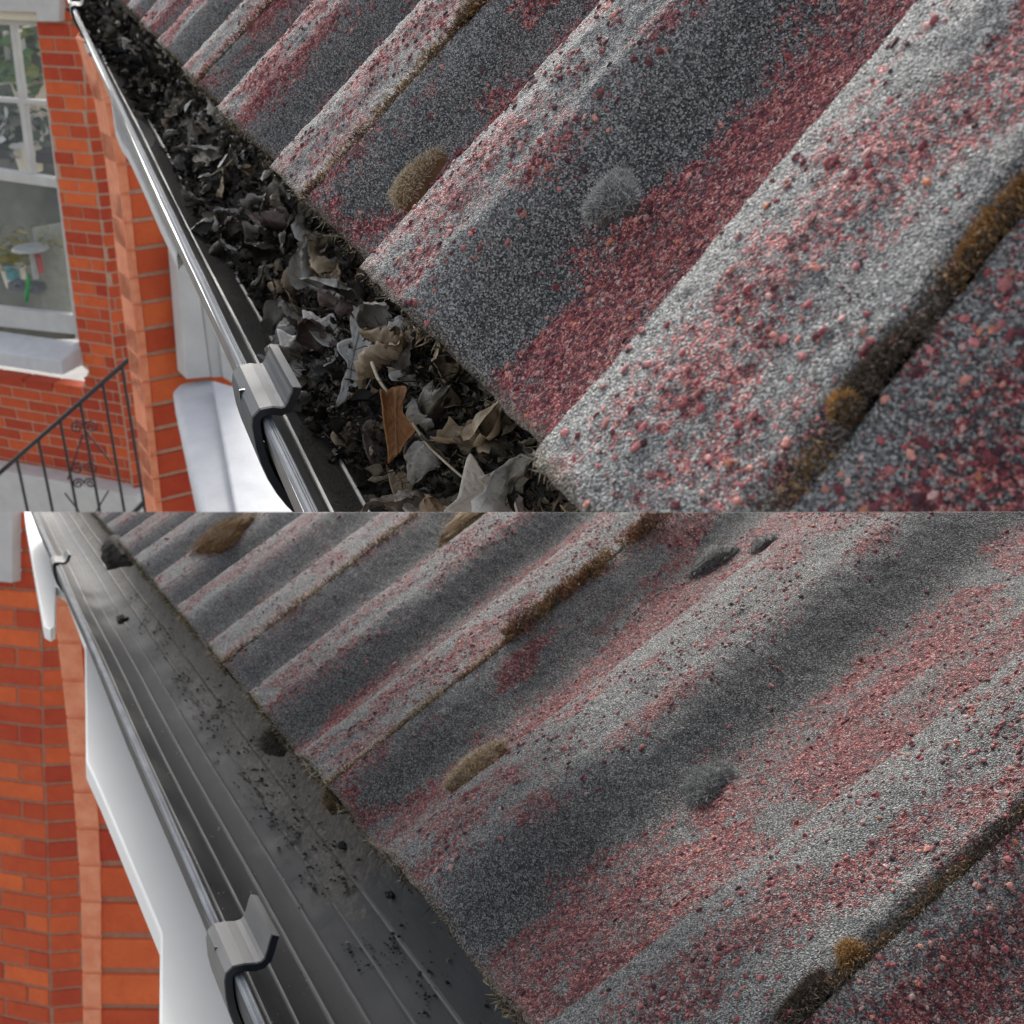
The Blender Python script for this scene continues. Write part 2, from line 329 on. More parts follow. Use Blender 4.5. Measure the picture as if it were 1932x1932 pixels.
def build_roof(k, label, ulist):
    S = SITES[k]
    root = thing('tiled_roof', k, (0, 0, 0), label, 'roof')
    for j in ulist:
        u0, u1 = .3 * j, .3 * (j + 1)
        du = .0013 if j <= 0 else (.002 if j <= 1 else .004)
        ds = du
        nu = int(.3 / du); us = np.linspace(u1, u0, nu)
        sv = np.concatenate([[.06, .004, .001], np.arange(.0, S_MAX[k], ds)])
        ex = np.concatenate([[-.015, -.015, -.004], np.zeros(len(sv) - 3)])
        us = np.concatenate([[u1], us, [u0]])
        g_u, g_s = np.meshgrid(us, sv, indexing='ij'); g_e = np.broadcast_to(ex, g_u.shape).copy()
        d_near = g_u - u0        # distance to the near joint
        gapw = .0075 if (j == -1) else .0035
        g_e = g_e - (.009 if j == -1 else .005) * (1 - sm(0, gapw * (.8 + .8 * fbm(g_s * 70, g_u * 0, 5)), d_near))
        g_e[0, :] -= .013; g_e[-1, :] -= .012
        top = g_e[:, :] * 0
        rag = .0022 * (fbm(g_u * 120, g_u * 0 + j, 15) - .5)
        g_s2 = g_s + rag
        P = surf(k, g_u, g_s2, g_e)
        N0, N1 = g_u.shape; idx = np.arange(N0 * N1).reshape(N0, N1)
        f = np.stack([idx[:-1, :-1], idx[:-1, 1:], idx[1:, 1:], idx[1:, :-1]], -1).reshape(-1, 4)
        t = phase(g_u)
        pan = pan_mask(k, g_u, g_s)
        jr = joint_roll(g_u); crust_shading = (1 - sm(.25 + .10 * jr, .40 + .10 * jr, t)) * .9 + .5 * sm(.46, .58, t) + .5 * (1 - sm(.0, .012, g_s))  # tops paler, flanks darker: lichen crust plus painted flank shade
        dirt = .95 * (1 - sm(.001, .0045, g_s + .004 * (fbm(g_u * 200, g_s * 100, 61) - .5))) + .75 * (1 - sm(0, gapw * 1.6, d_near)) * (j <= 1)
        dirt[:, :3] = 1.0; pan[:, :3] *= .2
        me = mesh('tile', P.reshape(-1, 3), f, M_TILE[k], None, dict(pan=pan.ravel(), crust_shading=np.clip(crust_shading, 0, 1).ravel(), dirt=np.clip(dirt, 0, 1).ravel()), True)
        o = link('tile', me, k, root)
        # crusty lichen lumps standing on the tile: too many to count
        dens = 1.0 if j <= 0 else (.6 if j == 1 else .25)
        lumps(k, u0, u1, dens, o, j)
    return root
def lumps(k, u0, u1, dens, parent, j):
    smax = S_MAX[k]; area = (u1 - u0) * smax
    n = int(area * 1e6 / 1.5 * dens) 
    u = RNG.uniform(u0 + .004, u1 - .001, n); s = RNG.uniform(.0015, smax - .003, n); pan = pan_mask(k, u, s); t = phase(u)
    jr = joint_roll(u); topm = (t < .33 + .06 * jr) * sm(.42, .64, fbm(u * 75, s * 75, 91, 4)) * .34 + (t < .36 + .04 * jr) * .045
    prob = np.where((pan > .45) & (t > .45), pan * .30, pan * .08) + topm * .7
    if j == -2: prob = np.maximum(prob, .3)
    keep = RNG.random(n) < prob; u = u[keep]; s = s[keep]; pan = pan[keep]; t = t[keep]; n = len(u)
    r = (.00024 + .00070 * RNG.random(n) ** 3.0) * np.where(t > .5, .95, 1.15) * (1.0 if dens > .5 else 1.35)
    P = surf(k, u, s); S = SITES[k]; e1 = surf(k, u + .001, s, rough=False) - surf(k, u - .001, s, rough=False); e1 /= np.linalg.norm(e1, axis=1)[:, None]
    N = np.cross(np.broadcast_to(S['s'], e1.shape), e1); N *= np.sign(N @ S['n'])[:, None]; N /= np.linalg.norm(N, axis=1)[:, None]; e2 = np.cross(N, e1)
    rings = [(1.05, -.25, 6), (.92, .36, 6), (.45, .62, 6)]; V = []
    rot = RNG.uniform(0, 6.28, n); el = RNG.uniform(.65, 1.35, n)
    for (rad, hh, sg) in rings:
        for q in range(sg):
            a_ = rot + q * 2 * math.pi / sg; jr = RNG.uniform(.6, 1.35, n)
            V.append(P + (r * rad * jr * el * np.cos(a_))[:, None] * e1 + (r * rad * jr / el * np.sin(a_))[:, None] * e2 + (r * hh * RNG.uniform(.7, 1.2, n))[:, None] * N)
    V = np.stack(V, 1)    # n,18,3
    fl = []
    for rr in range(2):
        for q in range(6):
            a_, b_ = rr * 6 + q, rr * 6 + (q + 1) % 6; fl.append((a_, b_, b_ + 6)); fl.append((a_, b_ + 6, a_ + 6))
    for q in range(4): fl.append((12, 12 + q + 1, 12 + q + 2))
    Fc = (np.array(fl)[None] + (np.arange(n) * 18)[:, None, None]).reshape(-1, 3)
    pal = np.array([(.52, .19, .19), (.60, .27, .22), (.34, .09, .10), (.20, .05, .065), (.60, .36, .33), (.62, .24, .14), (.10, .04, .05)])
    if k == 1: pal = pal * .82
    ci = RNG.choice(len(pal), n, p=[.22, .14, .2, .18, .10, .03, .13]); c = pal[ci] * RNG.uniform(.55, 1.2, n)[:, None]
    me = mesh('lichen', V.reshape(-1, 3), Fc, M_LICH, np.repeat(np.clip(c, 0, 1), 18, 0), None, False)
    link('lichen', me, k, parent, kind='stuff')

ROOF = [build_roof(0, 'corrugated concrete tile roof with pink lichen rising from the leaf-filled gutter', [-2, -1, 0, 1, 2, 3, 4, 5, 6]),
        build_roof(1, 'corrugated concrete tile roof with pink lichen rising from the emptied gutter', [-2, -1, 0, 1, 2, 3, 4, 5, 6, 7])]

# ---------------------------------------------------------------- blades of moss
def blades(mb, P, N, L, wdt, spread, cb, ct, rng):
    n = len(P); d = N + spread * rng.normal(size=(n, 3)); d /= np.linalg.norm(d, axis=1)[:, None]
    x = np.cross(d, rng.normal(size=(n, 3))); x /= np.linalg.norm(x, axis=1)[:, None]
    Ls = L * rng.uniform(.5, 1.3, n)
    bend = rng.normal(size=(n, 3)) * (Ls * .3)[:, None]
    for i in range(n):
        p = P[i]; q = p + d[i] * Ls[i] * .6 + bend[i] * .3; e_ = p + d[i] * Ls[i] + bend[i]
        b = len(mb.v); mb.v += [tuple(p - x[i] * wdt), tuple(p + x[i] * wdt), tuple(q + x[i] * wdt * .7), tuple(q - x[i] * wdt * .7), tuple(e_)]
        mb.f += [(b, b + 1, b + 2, b + 3), (b + 3, b + 2, b + 4)]
        v = rng.uniform(.6, 1.3); c0 = tuple(min(1, y * v) for y in cb); c1 = tuple(min(1, y * v) for y in ct)
        mb.c += [c0, c0, c1, c1, c1]
def cushion(k, px, h, rx, rs, hh, label, cb, ct, n=900, L=.0035, core=None, uo=None, group=None, nofix=False):
    P0 = uo if uo is not None else None
    S = SITES[k]
    if P0 is None:
        q = hit(k, px, S['n'] * h, S['n']); u_, s_ = q[0], q @ S['s']
    else: u_, s_ = P0
    if h > .001 and not nofix:
        un = u_
        for _ in range(6):
            W = WARP[k]; un = u_ - (np.interp(un, W['u'], W['a']) + np.interp(un, W['u'], W['b']) * s_)
            h = float(prof(np.array(un))); q = hit(k, px, S['n'] * h, S['n']); u_, s_ = q[0], q @ S['s']
        h -= .0005
    base = np.array([u_, 0, 0]) + S['s'] * s_ + S['n'] * h
    rng = np.random.default_rng(int(abs(px[0]) * 7 + px[1])); core = core or cb
    mb = MB(); ex = np.array([1, 0, 0]); es = S['s']; en = S['n']
    R_, Q_ = 9, 16; vv = []
    for i in range(R_ + 1):
        for j in range(Q_):
            ph = i / R_ * math.pi / 2; a_ = j / Q_ * 2 * math.pi
            jr = 1 + .22 * (rng.random() - .5) + .28 * math.sin(a_ * 3 + px[0]) * math.sin(ph)
            vv.append(base + ex * rx * math.sin(ph) * math.cos(a_) * jr + es * rs * math.sin(ph) * math.sin(a_) * jr + en * hh * math.cos(ph) - en * .003 * (i == R_))
    ff = [(i * Q_ + j, i * Q_ + (j + 1) % Q_, (i + 1) * Q_ + (j + 1) % Q_, (i + 1) * Q_ + j) for i in range(R_) for j in range(Q_)]
    root = thing('moss_cushion', k, base, label, 'moss', group)
    mb.add(vv, ff, core); part('cushion_core', mb, M_MOSS, root, k, col=True)
    mb = MB(); ph = np.arccos(rng.uniform(0, 1, n)); a_ = rng.uniform(0, 6.283, n)
    D = np.sin(ph)[:, None] * np.cos(a_)[:, None] * ex + np.sin(ph)[:, None] * np.sin(a_)[:, None] * es + np.cos(ph)[:, None] * en
    jr = (1 + .28 * np.sin(a_ * 3 + px[0]) * np.sin(ph)) * rng.uniform(.9, 1.12, n)
    P = base + (np.sin(ph) * np.cos(a_) * jr)[:, None] * ex * rx + (np.sin(ph) * np.sin(a_) * jr)[:, None] * es * rs + np.cos(ph)[:, None] * en * hh
    blades(mb, P, D, L, .00010, .75, cb, ct, rng)
    part('moss_hairs', mb, M_MOSS, root, k, kind='stuff', col=True)
    return root
TAN = ((.15, .095, .045), (.66, .56, .40)); GREY = ((.08, .08, .078), (.42, .43, .42)); BRN = ((.06, .035, .015), (.34, .2, .08)); BLK = ((.018, .014, .011), (.12, .09, .065))
cushion(0, (782, 345), .014, .0072, .011, .0042, 'tan and grey moss cushion beside the sharp tile ridge of the upper roof', *TAN, n=3000, L=.0018, nofix=True)
cushion(0, (1155, 372), .016, .0075, .0060, .0030, 'round grey hairy moss ball on the dark flank of the upper roof', *GREY, n=3200, L=.0019)
cushion(1, (903, 483), .012, .0090, .015, .0058, 'tan and grey moss cushion beside the sharp tile ridge of the lower roof', *TAN, n=3000, L=.0024, nofix=True)
cushion(1, (1328, 512), .016, .0105, .0095, .0040, 'round grey hairy moss ball on the dark flank of the lower roof', *GREY, n=3200, L=.0024)
cushion(1, (425, 50), .020, .024, .030, .012, 'brown moss clump high on the far rolls of the lower roof', *BRN, n=3500, L=.007, core=(.09, .05, .02))
cushion(1, (905, 8), .020, .022, .030, .012, 'grey and brown moss clump at the top edge of the lower roof', *TAN, n=900, L=.005)
cushion(1, (1345, 90), .020, .010, .014, .006, 'small grey moss pad below the long moss seam of the lower roof', *GREY, n=900, L=.003)
cushion(1, (1440, 62), .024, .006, .008, .004, 'tiny grey moss pad near the top of the lower roof', *GREY, n=500, L=.0025)
cushion(0, (355, 8), .024, .028, .022, .010, 'dark red-brown moss clump at the top edge of the upper roof', *BRN, n=500, L=.005)
cushion(0, (892, 14), .027, .004, .008, .0025, 'brown moss tuft along the second seam of the upper roof', *BRN, n=600, L=.003)

def seam_moss(k, u0, s0, s1, n, wd, L, pal, label, name='moss_seam', hh=.003):
    rng = np.random.default_rng(int(1e4 * abs(u0) + k + n)); S = SITES[k]
    s = rng.uniform(s0, s1, n); amp = .5 + .9 * fbm(s * 90, s * 0, 7 + k)
    u = u0 + rng.normal(size=n) * wd * .45 * amp
    P = surf(k, u, s, -.001, False) + S['n'] * (rng.random(n) * hh * amp)[:, None]
    mb = MB(); pi = rng.integers(0, len(pal), n)
    for q in range(len(pal)):
        sel = (pi == q) & (fbm(s * 60 + q * 9, s * 0, 17) > .38)
        if sel.any(): blades(mb, P[sel], np.broadcast_to(S['n'], P[sel].shape), L, .00022, .8, *pal[q], rng)
    me = mesh(name, mb.v, mb.f, M_MOSS, mb.c)
    return link(name, me, k, ROOF[k], kind='stuff')
seam_moss(0, -.2985, .0, .17, 6500, .0024, .0013, [BLK, BLK, BRN], '')
seam_moss(1, -.2985, .0, .30, 7500, .0028, .0016, [BLK, BLK, BRN], '')
seam_moss(0, .0015, .0, .17, 4200, .0032, .0020, [BRN, TAN, BLK], '')
seam_moss(1, .0015, .0, .15, 2500, .0022, .0018, [BRN, TAN], '')
seam_moss(1, .003, .12, .34, 11000, .010, .0042, [BRN, BLK, BRN, ((.06, .015, .015), (.2, .05, .05))], '', hh=.006)
seam_moss(0, .3015, .0, .17, 2500, .004, .003, [BRN, BLK], '')
seam_moss(1, .3015, .0, .30, 3500, .006, .004, [BRN, BLK, TAN], '')
# the golden moss in the near seam and the loose tuft further down
cushion(0, (1893, 400), .024, .0022, .013, .0006, 'golden brown moss filling the near seam at the right edge of the upper roof', (.05, .025, .008), (.34, .18, .06), n=2500, L=.0016, core=(.03, .018, .008))
cushion(0, (1590, 762), .026, .0022, .0020, .0018, 'small golden moss tuft beside the near seam of the upper roof', (.14, .07, .02), (.48, .27, .09), n=500, L=.0014)
cushion(1, (1603, 830), .026, .0032, .0034, .0026, 'small golden moss tuft beside the near seam of the lower roof', (.14, .07, .02), (.48, .27, .09), n=500, L=.002)
cushion(0, (1650, 690), .022, .0024, .007, .0008, 'black moss clump where the near seam of the upper roof bends', *BLK, n=2200, L=.0014, core=(.012, .01, .008))
cushion(1, (1520, 905), .022, .003, .008, .0009, 'black moss clump in the near seam of the lower roof', *BLK, n=2200, L=.0018, core=(.012, .01, .008))

# dirt and rootlets hanging from the eave edge
def fringe(k, ulo, uhi, n, L, drop):
    rng = np.random.default_rng(5 + k); S = SITES[k]; u = rng.uniform(ulo, uhi, n)
    u = u[rng.random(n) < sm(.30, .62, fbm(u * 35, u * 0, 71 + k))]; n = len(u)
    s = rng.uniform(-.001, .002, n); dn = rng.uniform(0, 1, n) ** 1.5 * drop * (.35 + fbm(u * 25, u * 0, 99 + k))
    P = surf(k, u, s, 0, False) - S['n'] * dn[:, None]; mb = MB()
    pals = [((.03, .022, .014), (.17, .13, .085)), ((.08, .055, .03), (.36, .28, .18)), ((.02, .016, .012), (.08, .06, .04)), ((.09, .085, .06), (.3, .29, .2))]
    pi = rng.integers(0, 4, n)
    for q in range(4):
        sel = pi == q; blades(mb, P[sel], np.broadcast_to(-S['s'] * .6 + S['n'] * .1, P[sel].shape), L, .0003, .7, *pals[q], rng)
    me = mesh('eave_fringe', mb.v, mb.f, M_MOSS, mb.c); link('eave_fringe', me, k, ROOF[k], kind='stuff')
fringe(0, -.32, 1.5, 15000, .0030, .012); fringe(1, -.32, 1.6, 15000, .0040, .016)
cushion(1, (520, 440), -.004, .013, .007, .009, 'dark brown moss lump hanging at the far eave edge over the emptied gutter', *BLK, n=900, L=.006, core=(.012, .009, .006))
cushion(1, (640, 548), -.006, .011, .006, .009, 'small brown moss lump hanging from the eave edge nearer the middle of the emptied gutter', *BRN, n=700, L=.004, core=(.02, .012, .008))
cushion(1, (232, 85), -.004, .060, .020, .030, 'large black dirt lump under the farthest eave tiles of the emptied gutter', *BLK, n=700, L=.008, core=(.012, .01, .008))

# ---------------------------------------------------------------- gutters
def build_gutter(k, label):
    S = SITES[k]; ly, lz = S['lip']; r = .056; cy, cz = ly - r, lz; x0, x1 = -.75, 2.6
    root = thing('rain_gutter', k, (0, cy, cz - r), label, 'gutter')
    ribs = [-14, -34, -52, -72, -91, -108, -127, -146]
    def wall_(rad, ribbed):
        pts = []
        for d in np.arange(0, -180.1, -1.0):
            rr = rad
            if ribbed:
                for q in ribs:
                    rr = min(rr, rad - .0011 * math.exp(-((d - q) / .9) ** 2))
            pts.append((cy + rr * math.cos(math.radians(d)), cz + rr * math.sin(math.radians(d))))
        return pts
    prf = wall_(r - .001, True) + wall_(r + .0012, False)[::-1]
    xs = list(np.arange(x0, x1, .05)) + [x1]; n = len(prf)
    v = np.array([[x, p[0] + .0006 * math.sin(x * 9 + p[1] * 30), p[1]] for x in xs for p in prf]); idx = np.arange(len(v)).reshape(len(xs), n)
    nx = np.roll(idx, -1, 1)
    f = np.stack([idx[:-1], nx[:-1], nx[1:], idx[1:]], -1).reshape(-1, 4)
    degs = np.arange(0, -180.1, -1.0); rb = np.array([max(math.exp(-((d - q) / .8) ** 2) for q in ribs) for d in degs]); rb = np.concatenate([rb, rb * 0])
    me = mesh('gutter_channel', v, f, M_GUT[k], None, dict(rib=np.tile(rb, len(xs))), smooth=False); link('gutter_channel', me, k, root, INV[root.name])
    # rim bead with fine grooves, worn pale
    mb = MB(); w_ = .0030 if k == 0 else .0036
    rp = [(-w_, -.002), (-w_, .0010), (-w_ + .0007, .0017), (-.0021, .0017), (-.0019, .0013), (-.0017, .0017), (-.0014, .0017), (-.0012, .0013), (-.0009, .0017), (.0000, .0015), (.0006, .0006), (.0006, -.003)]
    rngx = list(np.arange(x0, x1, .02)) + [x1]; vv = []
    for x in rngx:
        wv = .0004 * (vnoise(x * 30, 0, 3) - .5)
        vv += [(x, ly + p[0] + wv, lz + p[1]) for p in rp]
    n = len(rp); ff = [(i * n + j, i * n + (j + 1) % n, (i + 1) * n + (j + 1) % n, (i + 1) * n + j) for i in range(len(rngx) - 1) for j in range(n)]
    mb.add(vv, ff); part('gutter_rim', mb, M_RIM, root, k)
    # fascia board behind
    mb = MB(); mb.box((x0, cy - r - .022, cz - .09), (x1 - x0, 0, 0), (0, .018, 0), (0, 0, .09 - cz + S['s'][2] * (r - cy + .004) / -S['s'][1] - .022)); 
    fb = link('fascia_board', mesh('fascia_board', mb.v, mb.f, M_FASCIA), k, label='flat fascia board behind the ' + ('leaf-filled gutter' if k == 0 else 'emptied gutter'), cat='fascia')
    return root
GUT = [build_gutter(0, 'black half-round gutter clogged with dead leaves and mould'), build_gutter(1, 'grey half-round gutter scraped clean with bare ribs showing')]
def bracket(k, u_far, u_near, label, hookz=.016, mat=None, q=1.0):
    S = SITES[k]; ly, lz = S['lip']; r = .056; cy, cz = ly - r, lz
    root = thing('gutter_bracket', k, (u_near, ly, lz), label, 'bracket', None)
    y_ = lambda a: ly - a      # a = distance inwards from the lip
    cl = [(cy + (r + .0035) * math.cos(math.radians(d)), cz + (r + .0035) * math.sin(math.radians(d))) for d in range(-80, -2, 6)]
    cl += [(y_(-.0035), lz + .000), (y_(-.0030), lz + .003), (y_(-.001), lz + .0048), (y_(.004 * q), lz + .0050), (y_(.009 * q), lz + .0042), (y_(.0125 * q), lz + .0048), (y_(.0150 * q), lz + .0070), (y_(.0165 * q), lz + .0070 + (hookz - .007) * .4), (y_(.0178 * q), lz + hookz - .002), (y_(.0186 * q), lz + hookz)]
    cl = np.array(cl); th_ = .0042 if k else .0034; nrm = []
    for i in range(len(cl)):
        t = cl[min(i + 1, len(cl) - 1)] - cl[max(i - 1, 0)]; t /= np.linalg.norm(t); nrm.append((t[1], -t[0]))
    nrm = np.array(nrm); A = cl + nrm * th_ / 2; B = cl - nrm * th_ / 2
    wds = np.ones(len(cl))
    mb = MB(); ring = list(A) + list(B[::-1]); n = len(ring)
    m2 = [0, .0015, .5, .985, 1]
    vv = [];  us = [u_far, u_far - .001, u_near + .001, u_near]; sc_ = [.8, 1, 1, .8]
    for x, q in zip(us, sc_):
        mid = (A + B) / 2; a2 = mid + (A - mid) * q; b2 = mid + (B - mid) * q
        vv += [(x, p[0], p[1]) for p in list(a2) + list(b2[::-1])]
    ff = [(i * n + j, i * n + (j + 1) % n, (i + 1) * n + (j + 1) % n, (i + 1) * n + j) for i in range(3) for j in range(n)]
    h = n // 2
    for base in (0, 3 * n): ff += [(base + j, base + j + 1, base + n - 2 - j, base + n - 1 - j) for j in range(h - 1)]
    mb.add(vv, ff); o = part('bracket_clip', mb, M_BRK[k], root, k, smooth=False)
    o.data.materials.append(M_BEND); np_ = len(o.data.polygons)
    for q in range(np_ - (h - 1), np_): o.data.polygons[q].material_index = 1
    for q in range(2 * n, 3 * n): o.data.polygons[q].material_index = 1
    # raised rib on the plate near the outer shoulder
    mb = MB(); mb.box((u_far + .0015 - .0245, ly + .0030, lz + .0008), (.0008, 0, 0), (0, .0022, 0), (0, 0, .0042)); part('bracket_seam', mb, M_IRON, root, k)
    mb = MB(); mb.box((u_near - .0004, ly - .0035, lz - .004), (.004, 0, 0), (0, .0050, 0), (0, 0, .0078)); 
    return root
bracket(0, -.011, -.058, 'dark grey plastic bracket clipped over the rim of the leaf-filled gutter', hookz=.0125, q=.64)
bracket(1, .027, -.022, 'silvery grey plastic bracket clipped over the rim of the emptied gutter', hookz=.018)
bracket(0, 1.69, 1.62, 'small far bracket at the very top of the leaf-filled gutter')
bracket(1, 1.33, 1.27, 'small far bracket near the top of the emptied gutter')

# ---------------------------------------------------------------- litter in the full gutter
k = 0; S = SITES[0]; ly, lz = S['lip']; gcy = ly - .056
EU = [-.16, -.06, -.03, .01, .058, .096, .205, .311, .446, .62, .88, 1.145, 1.52, 2.2]
EY = [-.012, -.006, .001, .011, .013, .015, .008, .012, .018, .012, .006, .010, .024, .028]
def edge_y(u): return np.interp(u, EU, EY)
def bed_z(y, u):
    return -.097 + np.minimum(np.clip(edge_y(u) - y, -.2, 1) * 1.9, .018 + np.clip(edge_y(u) - y, 0, 1) * .95) + .007 * (fbm(np.asarray(u) * 45, np.asarray(y) * 60, 81) - .5) + .004 * (fbm(np.asarray(u) * 260, np.asarray(y) * 260, 82, 3) - .5)
gy = np.linspace(.030, -.055, 44); gx = np.arange(-.165, 2.2, .004)
GX, GY = np.meshgrid(gx, gy, indexing='ij'); GYn = GY
GZ = np.maximum(bed_z(GYn, GX), lz - np.sqrt(np.clip(.0546 ** 2 - (GYn - gcy) ** 2, 1e-8, 1)) - .0002); P = np.stack([GX, GYn, GZ], -1).reshape(-1, 3); idx = np.arange(len(P)).reshape(len(gx), len(gy))
f = np.stack([idx[:-1, :-1], idx[:-1, 1:], idx[1:, 1:], idx[1:, :-1]], -1).reshape(-1, 4)
link('leaf_mould', mesh('leaf_mould', P, f, M_SOIL, smooth=True), 0, kind='stuff', label='black leaf mould lying in the bottom of the clogged gutter', cat='leaf mould')

def leaf_geo(L, Wd, kind='ovate', curl=1.0, cup=.5, twist=.3, seed=0, nl=20, nw=10):
    rng = np.random.default_rng(seed); a_ = np.linspace(0, 1, nl); b_ = np.linspace(-1, 1, nw + 1)
    wv = np.sin(np.clip(a_, 0, 1) ** .8 * math.pi) ** .75
    if kind == 'oak': wv = wv * (1 + .42 * np.sin(a_ * 21 + 1.2)) ; wv *= (.55 + .6 * a_)
    elif kind == 'maple': wv = wv * (.65 + .75 * np.abs(np.sin(a_ * 6.5 + .7)) ** 2)
    else: wv = wv * (1 + .07 * np.sin(a_ * 40 + rng.uniform(0, 6)))
    wv[0] = .03; wv[-1] = .015
    A_, B_ = np.meshgrid(a_, b_, indexing='ij'); Wv = wv[:, None] * Wd / 2 * (1 + .45 * (fbm(A_ * 9 + seed, np.sign(B_) * 5 + 50 + seed % 7, 3 + seed % 11, 3) - .5))
    x = A_ * L; y = B_ * Wv; z = np.zeros_like(x)
    if kind in ('oak', 'maple'): x = x + np.abs(B_) * Wv * .5
    # wrinkles and side veins
    z += .0030 * (fbm(A_ * 5 + seed, B_ * 3 + seed * 2, seed % 97) - .5) * 2 + .0007 * (fbm(A_ * 18 + seed, B_ * 9, seed % 31) - .5) * 2 + .00035 * np.sin((A_ * 9 - np.abs(B_) * 2.0) * 6.28)
    z -= .0006 * np.exp(-(B_ / .12) ** 2)
    # cup across
    ang = B_ * cup * (1 + .6 * np.sin(A_ * 3 + seed)); y2 = Wv * np.where(abs(cup) > .01, np.sin(ang) / (cup + 1e-6), B_); z2 = z + Wv * (1 - np.cos(ang)) / (abs(cup) + 1e-6)
    y2 = np.where(np.abs(y2) > np.abs(Wv), np.sign(y2) * Wv, y2)
    # bend along the length
    c_ = curl + 1e-4; th_ = A_ * c_; rad = L / c_
    X = (rad + 0) * np.sin(th_) - z2 * np.sin(th_); Z = rad * (1 - np.cos(th_)) + z2 * np.cos(th_)
    tw = twist * A_; Y = y2 * np.cos(tw) - Z * np.sin(tw) * .4; Z = Z + y2 * np.sin(tw)
    V = np.stack([X, Y, Z], -1).reshape(-1, 3) + rng.normal(size=(nl * (nw + 1), 3)) * .00008
    idx = np.arange(len(V)).reshape(nl, nw + 1)
    f = np.stack([idx[:-1, :-1], idx[:-1, 1:], idx[1:, 1:], idx[1:, :-1]], -1).reshape(-1, 4)
    vein = np.exp(-(B_ / .10) ** 2) + .5 * np.exp(-((np.mod(A_ * 8 - np.abs(B_) * 1.6, 1) - .5) / .09) ** 2)
    rim = np.clip((np.abs(B_) - .8) / .2, 0, 1)
    return V, f, vein.ravel(), rim.ravel()
def rot_matrix(normal, heading):
    n = Vector(normal).normalized(); h = Vector((math.cos(heading), math.sin(heading), 0)); h = (h - n * h.dot(n)).normalized(); y = n.cross(h)
    M = Matrix((h, y, n)).transposed().to_4x4(); return M
ML = dict(dark=leaf_material('dark_dead_leaf', (.028, .024, .018), (.17, .14, .11), 1.0, (.26, .22, .17), .4),
          grey=leaf_material('grey_dead_leaf', (.20, .185, .165), (.58, .55, .50), .6, (.55, .50, .42), .5),
          tan=leaf_material('tan_dead_leaf', (.16, .11, .065), (.42, .32, .21), .4, (.45, .36, .25), .55),
          rust=leaf_material('rust_brown_leaf', (.17, .060, .018), (.36, .16, .055), 0, (.46, .26, .12), .45, .3),
          pgrey=leaf_material('light_grey_leaf', (.26, .255, .245), (.50, .485, .46), 0, (.16, .15, .14), .6, .25),
          pale=leaf_material('pale_beige_leaf', (.36, .30, .24), (.56, .49, .41), 0, (.46, .38, .30), .6, .25),
          purp=leaf_material('purple_brown_leaf', (.05, .032, .028), (.15, .10, .085), 0, (.22, .16, .12), .5))
lib = {}
def leaf_mesh(kind, mat, v):
    key = (kind, mat, v)
    if key not in lib:
        rng = random.Random(v * 31 + len(kind)); L = rng.uniform(.018, .027); Wd = L * rng.uniform(.42, .62)
        V, f, ve, ri = leaf_geo(L, Wd, kind, rng.uniform(.3, 2.6) * rng.choice((1, 1, -1)), rng.uniform(.5, 1.9), rng.uniform(-1.4, 1.4), v * 13 + 5)
        lib[key] = mesh('leaf', V, f, ML[mat], None, dict(vein=ve, rim=ri), True)
    return lib[key]
def bed_point(px, lift=0):
    q = ray(0, px); C = SITES[0]['C']; lo_, hi = .1, 4.0
    for t in np.linspace(.15, 3.5, 1200):
        P = C + q * t
        if P[2] < bed_z(P[1], P[0]) + lift: return P
    return C + q * .5
LEFT = [(0, 165), (90, 222), (170, 250), (290, 335), (450, 400), (590, 500), (740, 560), (870, 640), (966, 735)]
RIGHT = [(0, 235), (140, 350), (220, 430), (290, 500), (400, 600), (490, 690), (560, 740), (720, 880), (860, 1010), (966, 1075)]
def edge(tb, y): return float(np.interp(y, [q[0] for q in tb], [q[1] for q in tb]))
hero_px = []
def place_leaf(me, P, normal, head, scale=1, label=None, group=None, mat=None):
    M = Matrix.Translation(Vector([float(x) for x in P])) @ rot_matrix(normal, head) @ Matrix.Scale(scale, 4)
    o = link('dead_leaf', me, 0, None, M, label=label, cat='leaf', group=group); return o
rl = random.Random(3)
N_LEAF = 275; cnt = 0; tries = 0
